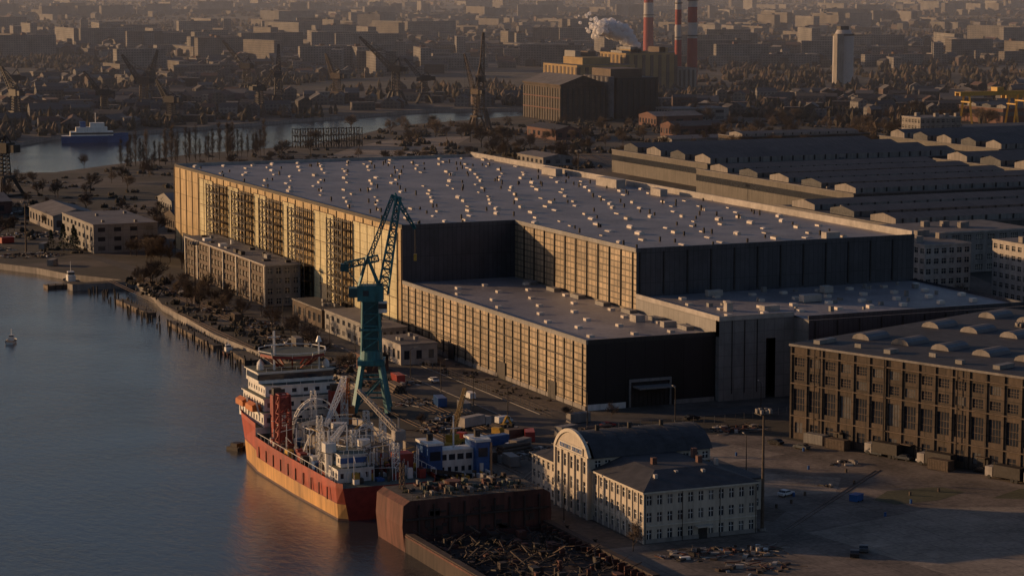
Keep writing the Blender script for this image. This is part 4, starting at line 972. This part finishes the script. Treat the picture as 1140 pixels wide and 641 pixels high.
def excavator(x,y,a,mt):
    m=M().at(x,y,0,a)
    for sg in (-1,1): m.box(-2,sg*1.3-.35,0,2,sg*1.3+.35,.9,'rubber'); m.beam((-2,sg*1.3,.45),(2,sg*1.3,.45),.5,'rubber',n=8)
    m.box(-2,-1.3,1,1.6,1.3,2.1,mt); m.box(.2,-1.2,2.1,1.5,-.1,3.1,'glass'); m.box(.15,-1.25,3.1,1.55,-.05,3.2,mt); m.box(-2.2,-1.2,2.1,-.6,1.2,2.6,mt)
    m.beam((1.2,.4,1.8),(4,.4,4.6),.5,mt); m.beam((4,.4,4.6),(6.2,.4,2.4),.4,mt); m.box(5.7,-.2,1.2,6.8,1,2.3,'steel_dark'); m.beam((1.6,.4,2.4),(3.2,.4,3.4),.2,'steel_dark'); m.obj('excavator')
excavator(-36,-24,.6,'yellow_paint'); excavator(-20,470,1,'orange_paint')
m=M().at(-52,-32,0,.7); m.box(-5,-1.3,.8,5,1.3,1.6,'yellow_paint'); m.box(3.4,-1.2,1.6,5,1.2,3,'red_paint'); m.box(-2.4,-1.3,1.7,.4,1.3,3.4,'yellow_paint'); m.lattice((-1,0,3),(6,0,14),1,.7,9,'ochre',.18)
for a in (-4,-2,2,4):
    for sg in (-1,1): m.beam((a,sg*.9,.55),(a,sg*1.35,.55),.8,'rubber',n=10)
m.obj('mobile_crane')
m=M()
for i in range(9):
    for j in range(2):
        x=238+i*5.5; y=962+j*6
        for dx in (0,4):
            m.beam((x+dx,y,0),(x+dx,y,13),.4,'steel_dark'); m.beam((x+dx,y,0),(x+4-dx,y,12),.3,'steel_dark')
        for z in (4,8,12.5): m.beam((x,y,z),(x+4,y,z),.4,'steel_dark')
m.obj('steel_racks')

# ------------------------------------------------------------------ trees
def tree_mesh(seed,h,spread,narrow=False):
    r=random.Random(seed); m=M()
    def twigs(pts,n,ln,w):
        for _ in range(n):
            p=Vector(r.choice(pts)); d=Vector((r.gauss(0,.8),r.gauss(0,.8),r.gauss(.8,.7))).normalized()*r.uniform(.5,1.2)*ln
            s_=d.orthogonal().normalized()*w
            m.poly([tuple(p-s_),tuple(p+s_),tuple(p+d)],'twig')
    if narrow:   # lombardy-type poplar: full-height leader with steep side limbs all the way up
        pts=[]
        m.beam((0,0,0),(0,0,h*.97),h*.012,'bark',n=5,w2=.04,cap=False)
        for i in range(80):
            f=.08+.88*r.random(); a=r.uniform(0,6.28); ln=h*.2*(1.2-f)*r.uniform(.5,1.3)+.5
            tilt=r.uniform(.3,.75); d=Vector((math.cos(a)*tilt,math.sin(a)*tilt,1)).normalized()
            p=Vector((0,0,h*f*.88)); q=p+d*ln; m.beam(p,q,.11,'twig',n=3,w2=.03,cap=False)
            for k in range(4): pts.append(tuple(p.lerp(q,r.uniform(.3,1))))
        twigs(pts,1100,1.7,.055)
        return take(m)
    tips=[]
    def br(p,d,l,w,dep):
        q=p+d*l; m.beam(p,q,w,'bark' if dep<2 else 'twig',n=4 if dep<2 else 3,w2=w*.65,cap=False)
        if dep>=2: tips.append(tuple(q)); tips.append(tuple(p.lerp(q,.5)))
        if dep>=4: return
        k={0:6,1:5,2:4,3:3}[dep]
        for i in range(k):
            f=r.uniform(.45,1) if i<k-1 else 1
            nd=(d+Vector((r.gauss(0,1),r.gauss(0,1),r.gauss(.25,.45)))*spread*(1.0 if i<k-1 else .35)).normalized()
            if nd.z<-.1: nd.z=.1; nd.normalize()
            br(p+d*l*f,nd,l*r.uniform(.6,.85),w*.55,dep+1)
    br(Vector((0,0,0)),Vector((0,0,1)),h*.26,h*.024,0)
    zmax=max(v[2] for v in m.v); k_=h/zmax; m.v=[tuple(c*k_ for c in v) for v in m.v]; tips=[tuple(c*k_ for c in v) for v in tips]
    twigs(tips,1500,h/11,.0055*h)
    return take(m)
TR=[tree_mesh(i,12,.7) for i in range(4)]; PO=[tree_mesh(10+i,22,.3,True) for i in range(4)]
def plant(x,y,s=1.,po=False): inst(R.choice(PO if po else TR),'poplar_tree' if po else 'bare_tree',x,y,0,R.uniform(0,6.28),s*R.uniform(.7,1.2))
for i in range(34): plant(88+i*3.4+R.uniform(-2,2),844+i*2.1+R.uniform(-5,5),1,True)
for i in range(34): plant(R.uniform(-44,-28),R.uniform(70,330),R.uniform(.5,.8))
for i in range(16): plant(R.uniform(-22,-8),R.uniform(345,405),.7)
for i in range(50): plant(R.uniform(-70,60),R.uniform(420,760),R.uniform(.5,.9))
for i in range(60): 
    x,y=R.uniform(60,420),R.uniform(740,960)
    if inpoly(x,y,LAND): plant(x,y,R.uniform(.6,1.))
for i in range(130): plant(R.uniform(330,700),R.uniform(720,1130),R.uniform(.7,1.2))
for i in range(60): plant(R.uniform(600,1000),R.uniform(760,1100),R.uniform(.9,1.3))
for i in range(24): plant(R.uniform(150,215),R.uniform(70,420),R.uniform(.5,.8))
for x,y in ((-60,-150),(-12,-14),(2,-12),(-40,-70),(-28,-84),(-50,-4),(-46,40)): plant(x,y,.45)
m=M()
for i in range(170): clump(m,R.uniform(-49,-30),R.uniform(60,330),R.uniform(.8,2),R.uniform(.8,2.2),'bush',5)
for i in range(60): clump(m,R.uniform(-12,-3),R.uniform(5,135),R.uniform(.6,1.3),R.uniform(.5,1.2),'bush',4)
for i in range(200): clump(m,R.uniform(-90,60),R.uniform(420,800),R.uniform(1,3),R.uniform(1,3),'bush',5)
for i in range(900):
    x,y=R.uniform(310,700),R.uniform(715,1150)
    if noise.noise((x*.012,y*.012,2))>-.12 and inpoly(x-8,y+8,LAND): clump(m,x,y,R.uniform(2,5),R.uniform(1.5,5),'bush' if R.random()<.6 else 'twig',4)
for i in range(300):
    x,y=R.uniform(60,330),R.uniform(700,980)
    if noise.noise((x*.015,y*.015,4))>0 and inpoly(x-8,y+8,LAND): clump(m,x,y,R.uniform(1.5,4),R.uniform(1,3),'bush',4)
m.obj('shrubs')
def conifer(x,y,h):
    m=M(); m.beam((x,y,0),(x,y,h),.25,'bark',n=6,w2=.05)
    for i in range(360):
        f=R.random()**.7; z=h*(.1+.9*f); rr=(1-f)*h*.24*R.uniform(.5,1.1)+.1; a=R.uniform(0,6.28); c_=Vector((x+rr*math.cos(a),y+rr*math.sin(a),z)); s_=.5*h/9
        m.poly([tuple(c_+Vector((R.uniform(-s_,s_),R.uniform(-s_,s_),R.uniform(-s_,s_)))) for _ in range(3)],'evergreen')
    m.obj('conifer_tree')
for x,y in ((-44,430),(-40,424),(-47,440),(-38,436),(-20,500),(-15,520)): conifer(x,y,R.uniform(8,12))

# ------------------------------------------------------------------ distant city & woods
city=M(); rt=random.Random(3)
reserved=[(715,1540,910,1670),(510,1100,660,1235),(1035,1590,1085,1630),(580,730,625,770),(730,890,850,960),(500,800,890,860),(810,970,1060,1050)]
def ok(x,y,r=25):
    for a,b_,c,d in reserved:
        if a-r<x<c+r and b_-r<y<d+r: return False
    if inpoly(x,y,NEARBANK): return False
    return all(inpoly(x+i,y+j,LAND) for i in(-r,r) for j in (-r,r))
WC=[(.165,.145,.13),(.14,.12,.105),(.20,.185,.175),(.115,.075,.06),(.10,.085,.075),(.135,.125,.125),(.22,.205,.19),(.08,.06,.05)]
RC=[(.07,.065,.065),(.09,.082,.08),(.10,.055,.042),(.05,.047,.05),(.12,.112,.11)]
def cb(x,y,lx,ly,h,az,gab,c,ct):
    city.at(x,y,0,az)
    if gab: city.gable(-lx/2,-ly/2,0,lx/2,ly/2,h,h+ly*.28,'city_wall','city_roof','x',c,ct)
    else:
        city.box(-lx/2,-ly/2,0,lx/2,ly/2,h,'city_wall',top='city_roof',c=c,ct=ct,bottom=False)
        if lx>40 and rt.random()<.6:
            xx=rt.uniform(-.3,.3)*lx; city.box(xx,-ly*.25,h,xx+6,ly*.25,h+2.6,'city_roof',c=ct,bottom=False)
    city.T=None
def zone(n,Y0,Y1,kind):
    for _ in range(n):
        Y=Y0*(Y1/Y0)**rt.random(); X=rt.uniform(-.3,.3)*Y
        x,y=from_cam(X,Y)
        if not ok(x,y): continue
        nz=noise.noise((x*.0015,y*.0015,kind))
        if nz<-.1: continue
        az=rt.choice([0,math.pi/2])+ .4*round(2*noise.noise((x*.0006,y*.0006,9)),0)+rt.uniform(-.3,.3)
        c=rt.choice(WC); f=rt.uniform(.7,1.15); c=tuple(k*f for k in c); ct=rt.choice(RC)
        if kind==0: cb(x,y,rt.uniform(12,44),rt.uniform(8,18),rt.uniform(4,8),az,rt.random()<.6,c,ct)
        elif kind==1:
            if Y>2700 and rt.random()<.14: cb(x,y,rt.uniform(40,80),12,rt.choice((13,15,27)),az,False,WC[rt.choice((0,2,6))],ct)
            else: cb(x,y,rt.uniform(9,26),rt.uniform(8,12),rt.uniform(5,11),az,rt.random()<.75,c,ct)
        else:
            if rt.random()<.3: cb(x,y,rt.uniform(40,110),13,rt.choice((14,14,30)),az,False,WC[rt.choice((0,2,6))],ct)
            else: cb(x,y,rt.uniform(12,36),rt.uniform(9,15),rt.uniform(6,13),az,rt.random()<.7,c,ct)
zone(560,1500,2300,0); zone(2300,1950,4200,1); zone(2900,3300,9500,2)
for _ in range(150):
    Y=rt.uniform(1080,1500); X=rt.uniform(.02,.3)*Y; x,y=from_cam(X,Y)
    if ok(x,y) and (x>600 or y>1300): cb(x,y,rt.uniform(12,36),rt.uniform(8,14),rt.uniform(3.5,7),rt.choice([0,1.57]),rt.random()<.6,rt.choice(WC),rt.choice(RC))
city.obj('distant_city')
wd=M(); 
for _ in range(19000):
    Y=1200*(9000/1200)**rt.random(); X=rt.uniform(-.3,.3)*Y; x,y=from_cam(X,Y)
    nz=noise.noise((x*.003+5,y*.003,3))
    if nz<-.18 or not ok(x,y,8): continue
    s_=rt.uniform(3,7)*(1+Y/6000); clump(wd,x,y,s_,rt.uniform(5,13),'bush' if rt.random()<.6 else 'twig',2)
wd.obj('distant_trees')

# ------------------------------------------------------------------ haze volume
hm,nt,b=nodes('haze'); nt.nodes.remove(b); out=nt.nodes['Material Output']; vs=N(nt,'ShaderNodeVolumeScatter'); vs.inputs['Density'].default_value=1.5e-4; vs.inputs['Anisotropy'].default_value=.0; vs.inputs['Color'].default_value=(.42,.46,.56,1)
L(nt,vs.outputs[0],out.inputs['Volume'])
m=M(); m.box(-6000,600,-8,14000,14000,220,'haze'); hz=m.obj('haze_air')

# ------------------------------------------------------------------ light
EL=math.radians(10); ROT=math.radians(309)
w=bpy.data.worlds.new('World'); bpy.context.scene.world=w; w.use_nodes=True; nt=w.node_tree
sk=nt.nodes.new('ShaderNodeTexSky'); sk.sky_type='NISHITA'; sk.sun_disc=False; sk.sun_elevation=EL; sk.sun_rotation=ROT; sk.air_density=1.0; sk.dust_density=1.4; sk.ozone_density=2.0; sk.altitude=100
tn=mixc(nt,1.,sk.outputs[0],(.97,.88,.96),'MULTIPLY')
nt.links.new(tn,nt.nodes['Background'].inputs[0]); nt.nodes['Background'].inputs[1].default_value=.077
sd=Vector((math.sin(ROT)*math.cos(EL),math.cos(ROT)*math.cos(EL),math.sin(EL)))
sl=bpy.data.lights.new('sun','SUN'); sl.energy=3.8; sl.angle=math.radians(.6); sl.color=(1,.61,.30)
so_=bpy.data.objects.new('sun',sl); C.objects.link(so_); so_.rotation_euler=sd.to_track_quat('Z','Y').to_euler()
cam=bpy.data.cameras.new('camera'); cam.lens=85.26; cam.sensor_width=36; cam.clip_start=5; cam.clip_end=80000
co=bpy.data.objects.new('camera',cam); C.objects.link(co); co.location=(CX,CY,120); co.rotation_euler=(math.radians(82.5),0,math.radians(-23.55))
bpy.context.scene.camera=co
vs_=bpy.context.scene.view_settings; vs_.view_transform='Standard'; vs_.look='None'; vs_.exposure=0
